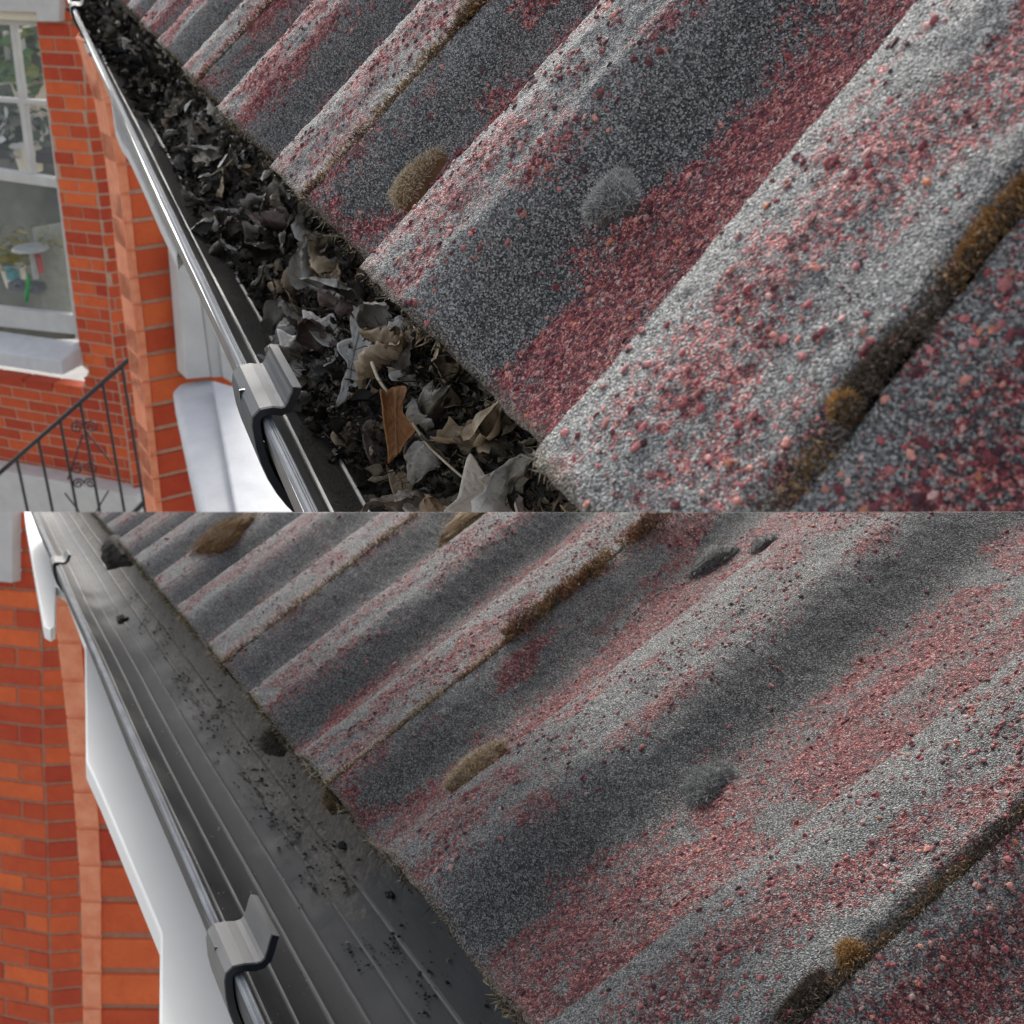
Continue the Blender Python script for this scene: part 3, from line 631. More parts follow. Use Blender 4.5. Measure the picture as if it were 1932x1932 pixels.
# sample in gutter coordinates, denser near
while cnt < N_LEAF and tries < 9000:
    tries += 1
    u = -.16 + 1.4 * rl.random() ** 2.1; y = float(edge_y(u)) - .004 - rl.random() ** .75 * (float(edge_y(u)) + .022)
    bedz = float(bed_z(np.array(y), np.array(u))) + rl.uniform(.000, .011) * (1 if u > -.1 else .4)
    if u < .06:
        if rl.random() < .12: continue
        bedz -= .001
    P = np.array([u, y, bedz]); q_ = SITES[0]['R'] @ (P - SITES[0]['C']); hx, hy = 966 + F * q_[0] / q_[2], 966 + F * q_[1] / q_[2]
    if any(a_ < hx < b_ and c_ < hy < d_ for a_, b_, c_, d_ in ((690, 815, 690, 905), (615, 712, 600, 775), (615, 690, 780, 860), (825, 1045, 840, 1000))): continue
    mt = rl.choices(['dark', 'grey', 'tan', 'purp'], [.24, .52, .13, .11])[0]
    if u > .35: mt = rl.choices(['dark', 'grey', 'tan'], [.42, .50, .08])[0]
    me = leaf_mesh(rl.choice(['ovate', 'ovate', 'ovate', 'maple']), mt, rl.randrange(9))
    nrm = (rl.gauss(-.3, .55), rl.gauss(.35, .5), 1 * rl.choice((1, 1, 1, -1)))
    lab = {'dark': 'shrivelled blackish leaf in the clogged gutter heap', 'grey': 'curled grey dead leaf in the clogged gutter heap',
           'tan': 'curled tan leaf scrap in the clogged gutter heap', 'purp': 'shrivelled purple-brown leaf in the clogged gutter heap'}[mt]
    where = ', near the bottom end' if u < -.02 else ', next to the bracket' if u < .10 else ', a little above the bracket' if u < .22 else ', in the middle stretch' if u < .5 else ', toward the far end'
    place_leaf(me, P, nrm, rl.uniform(0, 6.28), rl.uniform(.75, 1.15) * (1.35 if u < .25 else 1.15 if u < .5 else 1.0), lab + where, mt_group := {'dark': 'blackish leaves heaped in the clogged gutter', 'grey': 'grey leaves heaped in the clogged gutter', 'tan': 'tan leaf scraps heaped in the clogged gutter', 'purp': 'purple-brown leaves heaped in the clogged gutter'}[mt] + where); cnt += 1
# far and tiny pieces joined: nobody could count them
def fragments(n, ulo, uhi, yl, yh, pw, name, label, smin, smax, zf, k, pal, seed, power=1.7, sticks=.25):
    rng = np.random.default_rng(seed); mb = MB()
    for i in range(n):
        u = ulo + (uhi - ulo) * rng.random() ** power; y = rng.uniform(yl, yh) + float(edge_y(u)) * (1 - 0) ; z = zf(y, u) + rng.uniform(0, pw)
        P = np.array([u, y, z]); c = tuple(np.clip(np.array(pal[rng.integers(len(pal))]) * rng.uniform(.6, 1.4), 0, 1)); L = rng.uniform(smin, smax)
        if rng.random() < sticks:
            d = rng.normal(size=3) * (1, 1, .5); d /= np.linalg.norm(d); e_ = rng.normal(size=3) * .35
            mb.tube([P, P + (d + e_ * .5) * L * .6, P + (d + e_) * L * 1.3], [.0003, .00025, .00012], 3, c, False)
        else:
            V, f, _, _ = leaf_geo(L, L * rng.uniform(.4, .8), 'ovate', rng.uniform(-2.5, 2.5), rng.uniform(.3, 1.6), rng.uniform(-1, 1), int(rng.integers(1e6)), 5, 3)
            Mr = np.array(rot_matrix(rng.normal(size=3) * (.7, .7, .4) + (0, .1, .6), rng.uniform(0, 6.28)))[:3, :3]
            mb.add(V @ Mr.T + P, f.tolist(), c)
    return link(name, mesh(name, mb.v, mb.f, M_LITTER, mb.c, None, True), k, kind='stuff', label=label, cat='debris')
DK = [(.02, .016, .012), (.035, .028, .02), (.06, .05, .038), (.11, .09, .065), (.26, .22, .16), (.015, .012, .01)]
fragments(3600, -.165, 1.0, -.042, .001, .009, 'leaf_litter', 'fine black leaf crumbs and stalks packed in the clogged gutter', .003, .010, lambda y, u: float(bed_z(np.array(y), np.array(u))), 0, DK, 4)
fragments(3000, -.165, .16, -.044, .0, .006, 'leaf_litter', 'brown and black scraps of broken leaf around the near leaves of the clogged gutter', .0022, .007, lambda y, u: float(bed_z(np.array(y), np.array(u))), 0, DK + [(.16, .09, .045), (.30, .22, .13)], 14, 1.0, .4)
fragments(1500, .9, 2.2, -.03, .002, .010, 'distant_leaf_litter', 'mass of blackish leaves in the far end of the clogged gutter', .012, .026, lambda y, u: float(bed_z(np.array(y), np.array(u))), 0, DK, 5, 1.0, .1)

def hero(px, L, Wd, kind, mat, nrm, head, curl, cup, twist, label, lift=.008, seed=1, stalk=None):
    V, f, ve, ri = leaf_geo(L * 1.25, Wd * 1.25, kind, curl, cup, twist, seed, 26, 12); lift += .006
    me = mesh('dead_leaf', V - V[len(V) // 2], f, ML[mat], None, dict(vein=ve, rim=ri), True)
    return place_leaf(me, bed_point(px, lift), nrm, head, 1, label)
HD = math.radians
def traced(pts, mat, nrm, lift, label, cup=.5, bulge=.0018, seed=0, axis=(0, -1)):
    """one real leaf: its outline laid on its own tilted plane, then cupped and wrinkled"""
    pts = [(430 + .3497 * x, 553 + .3497 * y) for x, y in pts]; cx = (sum(p[0] for p in pts) / len(pts), sum(p[1] for p in pts) / len(pts))
    ctr = bed_point(cx, lift); n = np.array(nrm, float); n /= np.linalg.norm(n)
    # subdivide the outline so the margin can be wavy
    fine = []
    for i_, p in enumerate(pts):
        q = pts[(i_ + 1) % len(pts)]
        for m_ in range(3): fine.append((p[0] + (q[0] - p[0]) * m_ / 3, p[1] + (q[1] - p[1]) * m_ / 3))
    sm_ = [tuple(.5 * fine[i_][d] + .25 * (fine[i_ - 1][d] + fine[(i_ + 1) % len(fine)][d]) for d in (0, 1)) for i_ in range(len(fine))]
    out = [hit(0, p, ctr, n) for p in sm_]; c = np.mean(out, 0)
    D = np.array(out) - c; w_, vv = np.linalg.eigh(D.T @ D); ax = vv[:, 2]; ac = np.cross(n, ax); rng = np.random.default_rng(seed)
    wid = np.abs(D @ ac).max(); V = [c]; ring = [0.0]; rings = 8
    for r_ in range(1, rings + 1):
        for p in out: V.append(c + (p - c) * r_ / rings); ring.append(r_ / rings)
    V = np.array(V); rel = V - c; a_ = rel @ ax; b_ = rel @ ac; ring = np.array(ring)
    disp = cup * b_ ** 2 / wid * .8 + bulge * (fbm(a_ * 160 + seed, b_ * 160 + seed, seed, 4) - .5) * 2 + bulge * .5 * np.sin(a_ * 420 + seed) * ring ** 2 - cup * .25 * a_ ** 2 / (np.abs(a_).max() + 1e-6)
    V = V + disp[:, None] * n; N = len(out); ff = [(0, 1 + i_, 1 + (i_ + 1) % N) for i_ in range(N)]
    for r_ in range(rings - 1):
        b0 = 1 + r_ * N; ff += [(b0 + i_, b0 + N + i_, b0 + N + (i_ + 1) % N, b0 + (i_ + 1) % N) for i_ in range(N)]
    ve = np.exp(-(b_ / (wid * .05)) ** 2) + .5 * np.exp(-((np.mod(a_ / .0035 - np.abs(b_) / .004, 1) - .5) / .12) ** 2)
    me = mesh('dead_leaf', V, ff, ML[mat], None, dict(vein=ve, rim=np.clip((ring - .86) / .14, 0, 1)), True)
    o = link('dead_leaf', me, 0, None, None, label=label, cat='leaf'); m_ = o.modifiers.new('thickness', 'SOLIDIFY'); m_.thickness = .00025; return o
traced([(860, 940), (960, 960), (1030, 1010), (990, 1080), (900, 1110), (875, 1040)], 'tan', (-.6, .3, .9), .006, 'brownish pointed leaf below the plum-brown leaf of the clogged gutter', .5, seed=3)
traced([(930, 1190), (1010, 1080), (1090, 1030), (1170, 1090), (1160, 1190), (1080, 1240)], 'grey', (-.5, .3, .9), .006, 'greenish grey leaf left of the big beige lobed leaf', .5, seed=4)
traced([(740, 690), (820, 640), (840, 760), (855, 880), (800, 940), (760, 900), (730, 800)], 'purp', (-.6, .6, .8), .003, 'dark slate leaf tucked left of the rust-brown oak leaf', .6, seed=5)
traced([(1020, 760), (1100, 740), (1140, 800), (1110, 900), (1060, 1020), (1000, 980), (940, 900), (960, 820)], 'purp', (-.5, .1, .9), .003, 'plum-brown leaf underneath the rust-brown oak leaf', .5, seed=6)
traced([(940, 590), (1080, 596), (1200, 680), (1270, 780), (1280, 900), (1200, 880), (1090, 800), (1030, 700)], 'dark', (-.5, -.1, 1), .003, 'dark arched leaf right of the rust-brown oak leaf', .45, seed=7)
traced([(1100, 540), (1200, 520), (1280, 560), (1270, 620), (1180, 640), (1110, 610)], 'tan', (-.5, -.1, 1), .013, 'brown oval leaf tucked close to the tile edge above the beige leaf', .5, seed=8)
traced([(860, 420), (950, 425), (1040, 450), (1080, 500), (1060, 540), (960, 500), (880, 480)], 'grey', (-.5, 0, 1), .004, 'folded grey leaf just right of the white twig', .1, seed=9)
traced([(555, 780), (580, 720), (640, 695), (690, 710), (705, 770), (700, 815), (640, 830), (590, 840)], 'tan', (-.5, .5, .9), .006, 'small rounded tan leaf lying alone on the outer side of the near gutter', .4, .0006, seed=10)
traced([(245, 170), (330, 220), (430, 230), (500, 320), (440, 400), (430, 460), (370, 500), (340, 440), (300, 330)], 'grey', (-.5, .6, .8), .012, 'long pale grey leaf lying along the outer side of the heap beside the bracket', .5, seed=11)
traced([(380, 50), (440, 90), (500, 140), (600, 150), (600, 230), (560, 280), (480, 270), (430, 200), (400, 120)], 'grey', (-.4, .4, 1), .016, 'crumpled light grey leaf standing above the pale grey pair of leaves', .8, seed=12)
traced([(590, 285), (640, 250), (690, 240), (680, 180), (650, 100), (700, 150), (745, 170), (775, 190), (785, 260), (780, 330), (740, 390), (745, 440), (700, 500), (640, 560), (560, 620), (615, 540), (610, 480), (640, 430), (650, 380), (600, 330)], 'pgrey', (-.6, .35, .8), .017, 'large pale grey leaf with a torn edge, just above the white twig', .45, .0010, seed=13)
traced([(815, 515), (850, 540), (880, 500), (960, 495), (970, 520), (945, 580), (940, 650), (1000, 720), (1015, 760), (960, 800), (940, 840), (900, 880), (860, 920), (865, 860), (850, 780), (835, 700), (830, 620)], 'rust', (-.8, .15, .6), .026, 'rust-brown curled oak leaf standing in the middle of the near gutter', 1.1, .0010, seed=14)
traced([(1160, 1210), (1170, 1180), (1240, 1110), (1260, 1000), (1285, 905), (1310, 870), (1330, 905), (1330, 1000), (1400, 985), (1480, 935), (1550, 900), (1540, 960), (1510, 1020), (1600, 1000), (1690, 1060), (1710, 1120), (1700, 1260), (1400, 1260)], 'pale', (-.6, .2, .8), .018, 'big beige leaf with pointed lobes at the bottom of the clogged gutter', .35, .0010, seed=15)
hero((322, 222), .030, .026, 'ovate', 'pale', (-.6, .5, .8), HD(200), 1.6, 1.7, .3, 'pale buff rolled leaf sitting on the heap in the far gutter', .012, 21)
hero((383, 308), .026, .020, 'maple', 'pale', (-.4, .3, 1), HD(200), .8, .9, .3, 'cream frilly leaf in the far gutter below the pale buff rolled leaf', .010, 22)
hero((430, 398), .022, .013, 'ovate', 'grey', (-.4, .5, 1), HD(120), 1.2, 1.1, .5, 'grey-brown folded leaf halfway down the clogged gutter', .012, 23)
hero((515, 430), .017, .010, 'ovate', 'tan', (-.4, .1, 1), HD(200), .8, 1.0, .2, 'greenish tan pointed leaf halfway down the clogged gutter beside the tile edge', .004, 24)
hero((610, 525), .013, .008, 'ovate', 'tan', (-.4, .1, 1), HD(200), .8, 1.0, .2, 'small yellowish leaf near the tile edge above the grey leaves', .012, 25)
def twig(pxs, r, label, lifts):
    pts = [bed_point(p, l) for p, l in zip(pxs, lifts)]; mb = MB(); rs = list(np.linspace(r, r * .7, len(pts)))
    mb.tube(pts, rs, 10); o = link('twig', mesh('twig', mb.v, mb.f, M_TWIG, smooth=True), 0, None, None, label=label, cat='twig'); return o
twig([(702, 684), (712, 712), (722, 728), (733, 742)], .00085, 'short thick white twig between the pale grey leaf and the oak leaf', [.024, .026, .027, .026])
twig([(768, 782), (785, 808), (806, 838), (812, 846), (840, 872), (872, 900)], .00065, 'long thin cream stalk running down from the oak leaf to the beige leaf', [.022, .023, .023, .023, .023, .022])
twig([(640, 845), (655, 843), (690, 846)], .0006, 'short reddish brown stick beside the small tan leaf', [.004, .005, .005])
twig([(640, 765), (660, 750), (690, 735), (700, 715)], .0003, 'hair-thin curved stalk under the pale grey leaf', [.012, .012, .013, .013])
twig([(380, 340), (400, 330), (430, 310), (440, 300)], .0006, 'thin pale stalk among the leaves of the far clogged gutter', [.014, .016, .016, .014])

# ---------------------------------------------------------------- crumbs in the cleaned gutter
def gut_z(y, u):
    ly1, lz1 = SITES[1]['lip']; c = ly1 - .056; d = max(.054 ** 2 - (y - c) ** 2, 1e-6); return lz1 - math.sqrt(d) + .0005
def crumbs(n, ulo, uhi, f_y, smin, smax, name, label, pal, seed, power=1.6):
    rng = np.random.default_rng(seed); mb = MB()
    for i in range(n):
        u = ulo + (uhi - ulo) * rng.random() ** power; y = f_y(rng, u)
        if fbm(np.array(u * 28.), np.array(y * 60.), 47) < .46: continue
        z = gut_z(y, u); r = rng.uniform(smin, smax) * rng.random() ** .6; c = tuple(np.clip(np.array(pal[rng.integers(len(pal))]) * rng.uniform(.6, 1.5), 0, 1))
        v = [np.array([u, y, z]) + r * np.array([math.cos(a_) * j1, math.sin(a_) * j1, h_]) for (h_, rad, ph) in ((-.3, 1, 0), (.55, .7, .5)) for a_, j1 in [(ph + q * 1.2566, rad * rng.uniform(.6, 1.5)) for q in range(5)]]
        ff = [(q, (q + 1) % 5, 5 + (q + 1) % 5, 5 + q) for q in range(5)] + [(5, 6, 7, 8, 9)]
        mb.add(v, ff, c)
    link(name, mesh(name, mb.v, mb.f, M_LITTER, mb.c), 1, kind='stuff', label=label, cat='debris')
crumbs(3600, -.30, 1.2, lambda r, u: float(np.clip(r.normal(-.027, .008), -.043, .01)), .0004, .0016, 'dirt_crumbs', 'dark crumbs of dirt lying along the back of the emptied gutter', DK[:5], 8)
crumbs(900, -.30, 1.0, lambda r, u: float(r.uniform(-.03, .055)), .0002, .0007, 'fine_grit', 'fine grit scattered over the ribs of the emptied gutter', [(.5, .48, .44), (.05, .04, .03), (.3, .2, .12)], 9)
def lump_thing(px, r, label, k=1):
    q = ray(k, px); C = SITES[k]['C']
    for t in np.linspace(.2, 3, 2000):
        P = C + q * t
        if P[2] < SITES[k]['lip'][1] and P[2] < gut_z(P[1], P[0]): break
    rng = np.random.default_rng(int(px[0])); mb = MB(); v = []
    for i in range(7):
        for j in range(10):
            ph = i / 6 * math.pi; a_ = j / 10 * 6.283; jr = rng.uniform(.75, 1.2)
            v.append(P + r * jr * np.array([1.5 * math.sin(ph) * math.cos(a_), math.sin(ph) * math.sin(a_), .6 * math.cos(ph) + .3]))
    mb.add(v, [(i * 10 + j, i * 10 + (j + 1) % 10, (i + 1) * 10 + (j + 1) % 10, (i + 1) * 10 + j) for i in range(6) for j in range(10)], (.02, .018, .015))
    link('dirt_lump', mesh('dirt_lump', mb.v, mb.f, M_LITTER, mb.c), k, label=label, cat='dirt lump')
lump_thing((230, 205), .008, 'single black dirt lump on the ribs of the far emptied gutter')
lump_thing((645, 632), .0035, 'black crumb lump lying below the tile edge in the emptied gutter')
lump_thing((735, 725), .0028, 'flat black crumb farther down beside the tile edge in the emptied gutter')

# ---------------------------------------------------------------- walls seen past the gutters
class Plane:
    def __init__(s, k, P0, az): s.k = k; s.P = np.array(P0, float); s.a = np.array([math.cos(math.radians(az)), math.sin(math.radians(az)), 0]); s.n = np.cross(s.a, [0, 0, 1]); 
    def uv(s, px, off=0):
        P0 = s.P + s.face() * off; Q = hit(s.k, px, P0, s.n); return np.array([(Q - s.P) @ s.a, Q[2]])
    def face(s): return s.n * np.sign((SITES[s.k]['C'] - s.P) @ s.n)       # unit normal towards the viewer's side
    def pt(s, uv, off=0): return s.P + s.a * uv[0] + np.array([0, 0, uv[1] - s.P[2]]) + s.face() * off
def poly_range(poly, z):
    xs = []
    for i in range(len(poly)):
        (x0, z0), (x1, z1) = poly[i], poly[(i + 1) % len(poly)]
        if (z0 - z) * (z1 - z) < 0: xs.append(x0 + (x1 - x0) * (z - z0) / (z1 - z0))
    return (min(xs), max(xs)) if len(xs) > 1 else None
def unit_brick():
    b = bpy.data.meshes.new('brick'); import bmesh
    bm = bmesh.new(); bmesh.ops.create_cube(bm, size=1); bmesh.ops.bevel(bm, geom=bm.edges[:], offset=.035, segments=1, affect='EDGES'); bm.to_mesh(b); bm.free(); return b
UB = {}
def brick_wall(k, pl, polypx, label, mat, course=.075, bl=.225, seed=0, flip=0, phase_=0.0):
    root = thing('brick_wall', k, pl.P, label, 'wall'); poly = [tuple(pl.uv(p)) for p in polypx]
    mb = MB(); mb.prism([pl.pt(p, -.006) for p in poly], -pl.face() * .1); part('mortar_bed', mb, M_MORTAR if k == 0 else M_MORTAR2, root, k)
    if mat.name not in UB: b_ = unit_brick(); b_.materials.append(mat); UB[mat.name] = b_
    rng = random.Random(seed); zs = [p[1] for p in poly]; z = math.floor(min(zs) / course) * course; row = 0; inv = INV[root.name]
    face = pl.face(); M3 = Matrix((Vector(pl.a), Vector(face), Vector((0, 0, 1)))).transposed().to_4x4()
    while z < max(zs):
        g = poly_range(poly, z + course / 2)
        if g:
            x = (math.floor(g[0] / bl) * bl - bl + (bl / 2 if row % 2 else 0) + phase_) if not flip else min(p[0] for p in poly) - .005 - .012 * (row % 2)
            while x < g[1]:
                a0, a1 = max(x, g[0]), min(x + bl, g[1])
                # queen closer rhythm: long and short bricks alternate
                if a1 - a0 > .03:
                    L = a1 - a0 - .010; hgt = course - .011
                    c = pl.pt(((a0 + a1) / 2, z + course / 2), -.05 + rng.uniform(-.001, .0015))
                    M = Matrix.Translation(Vector(c)) @ M3 @ Matrix.Diagonal((L, .1, hgt + rng.uniform(-.002, .001), 1)).to_4x4()
                    o = link('brick', UB[mat.name], k, root, inv @ M)
                x += bl
        z += course; row += 1
    return root
def slab(name, k, pl, polypx, off, depth, mat, parent=None, label=None, cat=None, bev=0.004):
    """solid panel whose front outline is seen at polypx, on plane pl moved off towards the viewer"""
    mb = MB(); mb.prism([pl.pt(tuple(pl.uv(p, off)), off) for p in polypx], -pl.face() * depth)
    if parent is not None: o = part(name, mb, mat, parent, k)
    else: o = link(name, mesh(name, mb.v, mb.f, mat), k, None, None, label=label, cat=cat)
    if bev: bevel(o, bev, 2)
    return o
# --- upper site: splayed bay wall A with sash window, return, near pier B
A = Plane(0, (6.98, .13, -1.54), 49.5)
RT = Plane(0, tuple(hit(0, (190, 400), A.P, A.n)), 95)
B = Plane(0, (2.95, -.07, -.80), 102)
brick_wall(0, A, [(67, 41), (110, 41), (110, -60), (152, -60), (155, 120), (163, 229), (183, 356), (198, 491), (216, 673), (166, 700), (153, 690), (126, 479)], 'orange-red brick pier between the sash window and the shaded return, left of the clogged gutter', M_BRICK[0], seed=1)
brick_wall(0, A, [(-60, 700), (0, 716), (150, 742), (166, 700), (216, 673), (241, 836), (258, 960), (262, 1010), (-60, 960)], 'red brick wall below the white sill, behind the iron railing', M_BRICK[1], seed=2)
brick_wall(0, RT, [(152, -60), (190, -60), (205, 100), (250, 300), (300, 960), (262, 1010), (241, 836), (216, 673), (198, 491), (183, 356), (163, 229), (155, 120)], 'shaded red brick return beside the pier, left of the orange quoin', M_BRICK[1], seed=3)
brick_wall(0, B, [(200, 120), (420, 120), (520, 1000), (302, 1000), (298, 960), (279, 771), (267, 642), (248, 483), (236, 356), (227, 280), (203, 175)], 'near red brick pier of large bricks between the orange quoin and the white window frame', M_BRICK[0], seed=4, flip=1, bl=.40)
BS = Plane(0, B.P, 20)
def strip(k, pl, left, right, depth, mat, label, name='brick_quoin'):
    nx = 0
    root = thing(name, k, pl.P, label, 'quoin')
    mb = MB(); L = [pl.pt(tuple(pl.uv(p, .004)), .004) for p in left]; Rr = [pl.pt(tuple(pl.uv(p, .004)), .004) for p in right]
    # courses in the sunlit brick colour, each its own block
    zs = sorted([p[2] for p in L]); z0, z1 = zs[0], zs[-1]; crs = .075; z = math.floor(z0 / crs) * crs
    Lz = sorted([(p[2], p) for p in L], key=lambda q: q[0]); Rz = sorted([(p[2], p) for p in Rr], key=lambda q: q[0])
    def ip(T, z_): return np.array([np.interp(z_, [q[0] for q in T], [q[1][i] for q in T]) for i in range(3)])
    while z < z1:
        a, b_ = max(z, z0) + .004, min(z + crs, z1) - .004
        if b_ - a > .01:
            m2 = MB(); m2.prism([ip(Lz, a), ip(Rz, a), ip(Rz, b_), ip(Lz, b_)], -pl.face() * depth); part('quoin_brick', m2, mat, root, k)
        z += crs
    m2 = MB(); m2.prism([p - pl.face() * .004 for p in L] + [p - pl.face() * .004 for p in Rr[::-1]], -pl.face() * depth); part('mortar_bed', m2, M_ORANGE, root, k)
strip(0, B, [(165, 80), (170, 94), (201, 203), (221, 318), (234, 420), (240, 491), (254, 606), (275, 784), (294, 960), (300, 1010)], [(178, 60), (192, 94), (209, 175), (235, 280), (244, 356), (256, 483), (275, 642), (287, 771), (306, 960), (312, 1010)], .11, M_ORANGE, 'narrow brick quoin coloured sunlit orange left of the near pier of the upper wall')
# window in wall A
win = thing('sash_window', 0, A.P, 'white sash window with glazing bars at the left edge of the photo', 'window')
fo = -.06
slab('window_head', 0, A, [(-60, -60), (111, -60), (111, 41), (69, 40), (69, 24), (-60, 18)], .05, .16, M_WHITE, win)
slab('head_trim', 0, A, [(-60, 16), (70, 24), (70, 40), (-60, 34)], .0, .08, M_CREAM, win)
slab('frame', 0, A, [(17, 44), (26, 44), (63, 335), (52, 334)], fo, .04, M_WHITE, win)
slab('frame', 0, A, [(-60, 180), (90, 190), (90, 199), (-60, 189)], fo + .004, .04, M_WHITE, win)
slab('frame', 0, A, [(-60, 34), (75, 40), (76, 50), (-60, 44)], fo + .006, .05, M_WHITE, win)
slab('frame', 0, A, [(-60, 312), (106, 338), (112, 356), (-60, 332)], fo + .008, .06, M_WHITE, win)
slab('frame', 0, A, [(-60, 575), (142, 596), (148, 632), (-60, 610)], fo + .01, .06, M_WHITE, win)
slab('frame', 0, A, [(68, 40), (72, 40), (155, 640), (142, 640)], fo + .002, .10, M_WHITE, win)
slab('pane', 0, A, [(-60, 44), (20, 46), (40, 188), (-60, 182)], fo - .02, .004, M_GLASS, win, bev=0)
slab('pane', 0, A, [(24, 46), (72, 48), (92, 190), (44, 188)], fo - .02, .004, M_GLASS, win, bev=0)
slab('pane', 0, A, [(-60, 189), (41, 197), (56, 330), (-60, 318)], fo - .02, .004, M_GLASS, win, bev=0)
slab('pane', 0, A, [(43, 198), (94, 199), (114, 345), (60, 334)], fo - .02, .004, M_GLASS, win, bev=0)
slab('pane', 0, A, [(-60, 332), (112, 352), (142, 600), (-60, 580)], fo - .03, .004, M_GLASS, win, bev=0)
# window sill
sill = thing('window_sill', 0, A.P, 'white painted stone sill under the sash window, above the red brick wall', 'sill')
tl, tr = A.pt(tuple(A.uv((-60, 600), -.05)), -.05), A.pt(tuple(A.uv((146, 630), -.05)), -.05)
zt = A.pt(tuple(A.uv((60, 640), .0)), 0)[2]
a0 = A.uv((-60, 640))[0]; a1 = A.uv((158, 690))[0]
mb = MB(); p0 = A.pt((a0, zt - .10), .20); mb.prism([A.pt((a0, zt), -.06), A.pt((a0, zt - .03), .19), A.pt((a0, zt - .12), .19), A.pt((a0, zt - .12), -.06)], A.a * (a1 - a0)); o = part('sill_block', mb, M_STONE, sill, 0); bevel(o, .008)
# room behind the glass
room = thing('room_interior', 0, A.P, 'dim room with pale back wall behind the sash window glass', 'room')
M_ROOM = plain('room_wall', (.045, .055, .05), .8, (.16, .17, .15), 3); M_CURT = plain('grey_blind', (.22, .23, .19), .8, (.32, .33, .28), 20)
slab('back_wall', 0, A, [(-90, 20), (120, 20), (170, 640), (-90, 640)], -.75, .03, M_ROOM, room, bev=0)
slab('reflected_bar', 0, A, [(30, 60), (38, 60), (54, 150), (46, 150)], -.5, .03, M_WHITE, room)  # solid bars standing for sash bars reflected in the panes
slab('reflected_bar', 0, A, [(4, 60), (10, 60), (20, 150), (13, 150)], -.5, .03, M_WHITE, room)
slab('reflected_bar', 0, A, [(-20, 160), (80, 140), (80, 144), (-20, 166)], -.5, .03, M_WHITE, room)
slab('shelf', 0, A, [(-40, 272), (108, 292), (112, 312), (-40, 296)], -.3, .3, plain('dark_shelf', (.03, .03, .04), .6), room)
slab('table_top', 0, A, [(60, 430), (120, 420), (140, 590), (82, 590)], -.22, .02, M_CURT, room)
def leafball(k, pl, px, off, r, cols, n, label, name='pot_plant'):
    ctr = pl.pt(tuple(pl.uv(px, off)), off); rng = np.random.default_rng(int(px[0] + px[1] * 3)); mb = MB()
    for i in range(n):
        d = rng.normal(size=3); d /= np.linalg.norm(d); P = ctr + d * r * rng.uniform(.3, 1) * (1.4, 1.4, .8); V, f, _, _ = leaf_geo(r * .35, r * .2, 'ovate', rng.uniform(-1, 1), .5, 0, i, 5, 3)
        Mr = np.array(rot_matrix(d + (0, 0, .3), rng.uniform(0, 6.28)))[:3, :3]; mb.add(V @ Mr.T + P, f.tolist(), tuple(np.array(cols[rng.integers(len(cols))]) * rng.uniform(.6, 1.3)))
    root = thing(name, k, ctr, label, 'plant'); part('foliage', mb, M_LITTER, root, k, col=True, kind='stuff'); m2 = MB(); m2.tube([ctr - (0, 0, r * 1.1), ctr - (0, 0, r * .4)], [r * .3, r * .4], 12); part('pot', m2, M_CREAM, root, k)
G1 = [(.06, .16, .05), (.06, .14, .04), (.2, .25, .06)]; G2 = [(.25, .22, .04), (.18, .2, .05), (.4, .33, .1)]
leafball(0, A, (45, 245), -.35, .22, [(.03, .07, .05), (.08, .12, .1), (.5, .5, .5)], 130, 'dark leafy plant with white flowers behind the middle window panes')
leafball(0, A, (50, 110), -.6, .30, G1, 260, 'green plant seen through the top window panes')
leafball(0, A, (18, 475), -.26, .20, G2, 150, 'olive green plant behind the lower window pane at the left edge')
leafball(0, A, (104, 447), -.26, .10, G2, 90, 'yellow-green plant behind the lower window pane beside the brick pier')
toys = [((40, 545), (.07, .08, .10), 'grey plastic tray on the inner window sill'), ((66, 500), (.45, .04, .03), 'red toy figure on the inner window sill'), ((18, 520), (.05, .25, .28), 'teal toy block on the inner window sill')]
for i, (px, c, lab) in enumerate(toys):
    m_ = plain('toy_paint', c, .4); ctr = A.pt(tuple(A.uv(px, -.12)), -.12); root = thing('toy', 0, ctr, lab, 'toy')
    mb = MB(); s_ = (.22, .10, .06) if i == 0 else (.05, .05, .12) if i == 1 else (.07, .06, .07)
    q = ctr - np.array([0, 0, s_[2] / 2]); mb.box(q - A.a * s_[0] / 2, A.a * s_[0], -A.face() * s_[1], (0, 0, s_[2])); o = part('toy_body', mb, m_, root, 0); bevel(o, .015, 3)
    mb = MB(); mb.tube([ctr + (0, 0, s_[2] * .4), ctr + (0, 0, s_[2] * .9)], [s_[1] * .4, s_[1] * .25], 10); part('toy_top', mb, m_, root, 0, smooth=True)
mb = MB(); c0 = A.pt(tuple(A.uv((50, 568), -.09)), -.09); c1_ = A.pt(tuple(A.uv((54, 520), -.09)), -.09); mb.tube([c0, c1_], .012, 10)
link('green_stick', mesh('green_stick', mb.v, mb.f, plain('green_plastic', (.02, .30, .07), .4), smooth=True), 0, label='upright green plastic stick on the inner window sill', cat='toy')
mb = MB(); c0 = A.pt(tuple(A.uv((58, 470), -.1)), -.1); mb.tube([c0 - (0, 0, .012), c0, c0 + (0, 0, .015)], [.05, .11, .10], 18); mb.tube([c0 - (0, 0, .18), c0], [.02, .015], 8)
link('grey_dish', mesh('grey_dish', mb.v, mb.f, plain('grey_dish', (.25, .3, .3), .4, (.4, .38, .36), 20)), 0, label='grey bird-bath dish on a stem behind the lower window pane', cat='dish')
# white base below the brick wall
base = slab('white_plinth', 0, A, [(-60, 880), (0, 888), (76, 901), (254, 937), (300, 1040), (-60, 1040)], .14, .2, M_WHITE, None, 'white painted plinth at the foot of the red brick wall behind the railing', 'plinth')
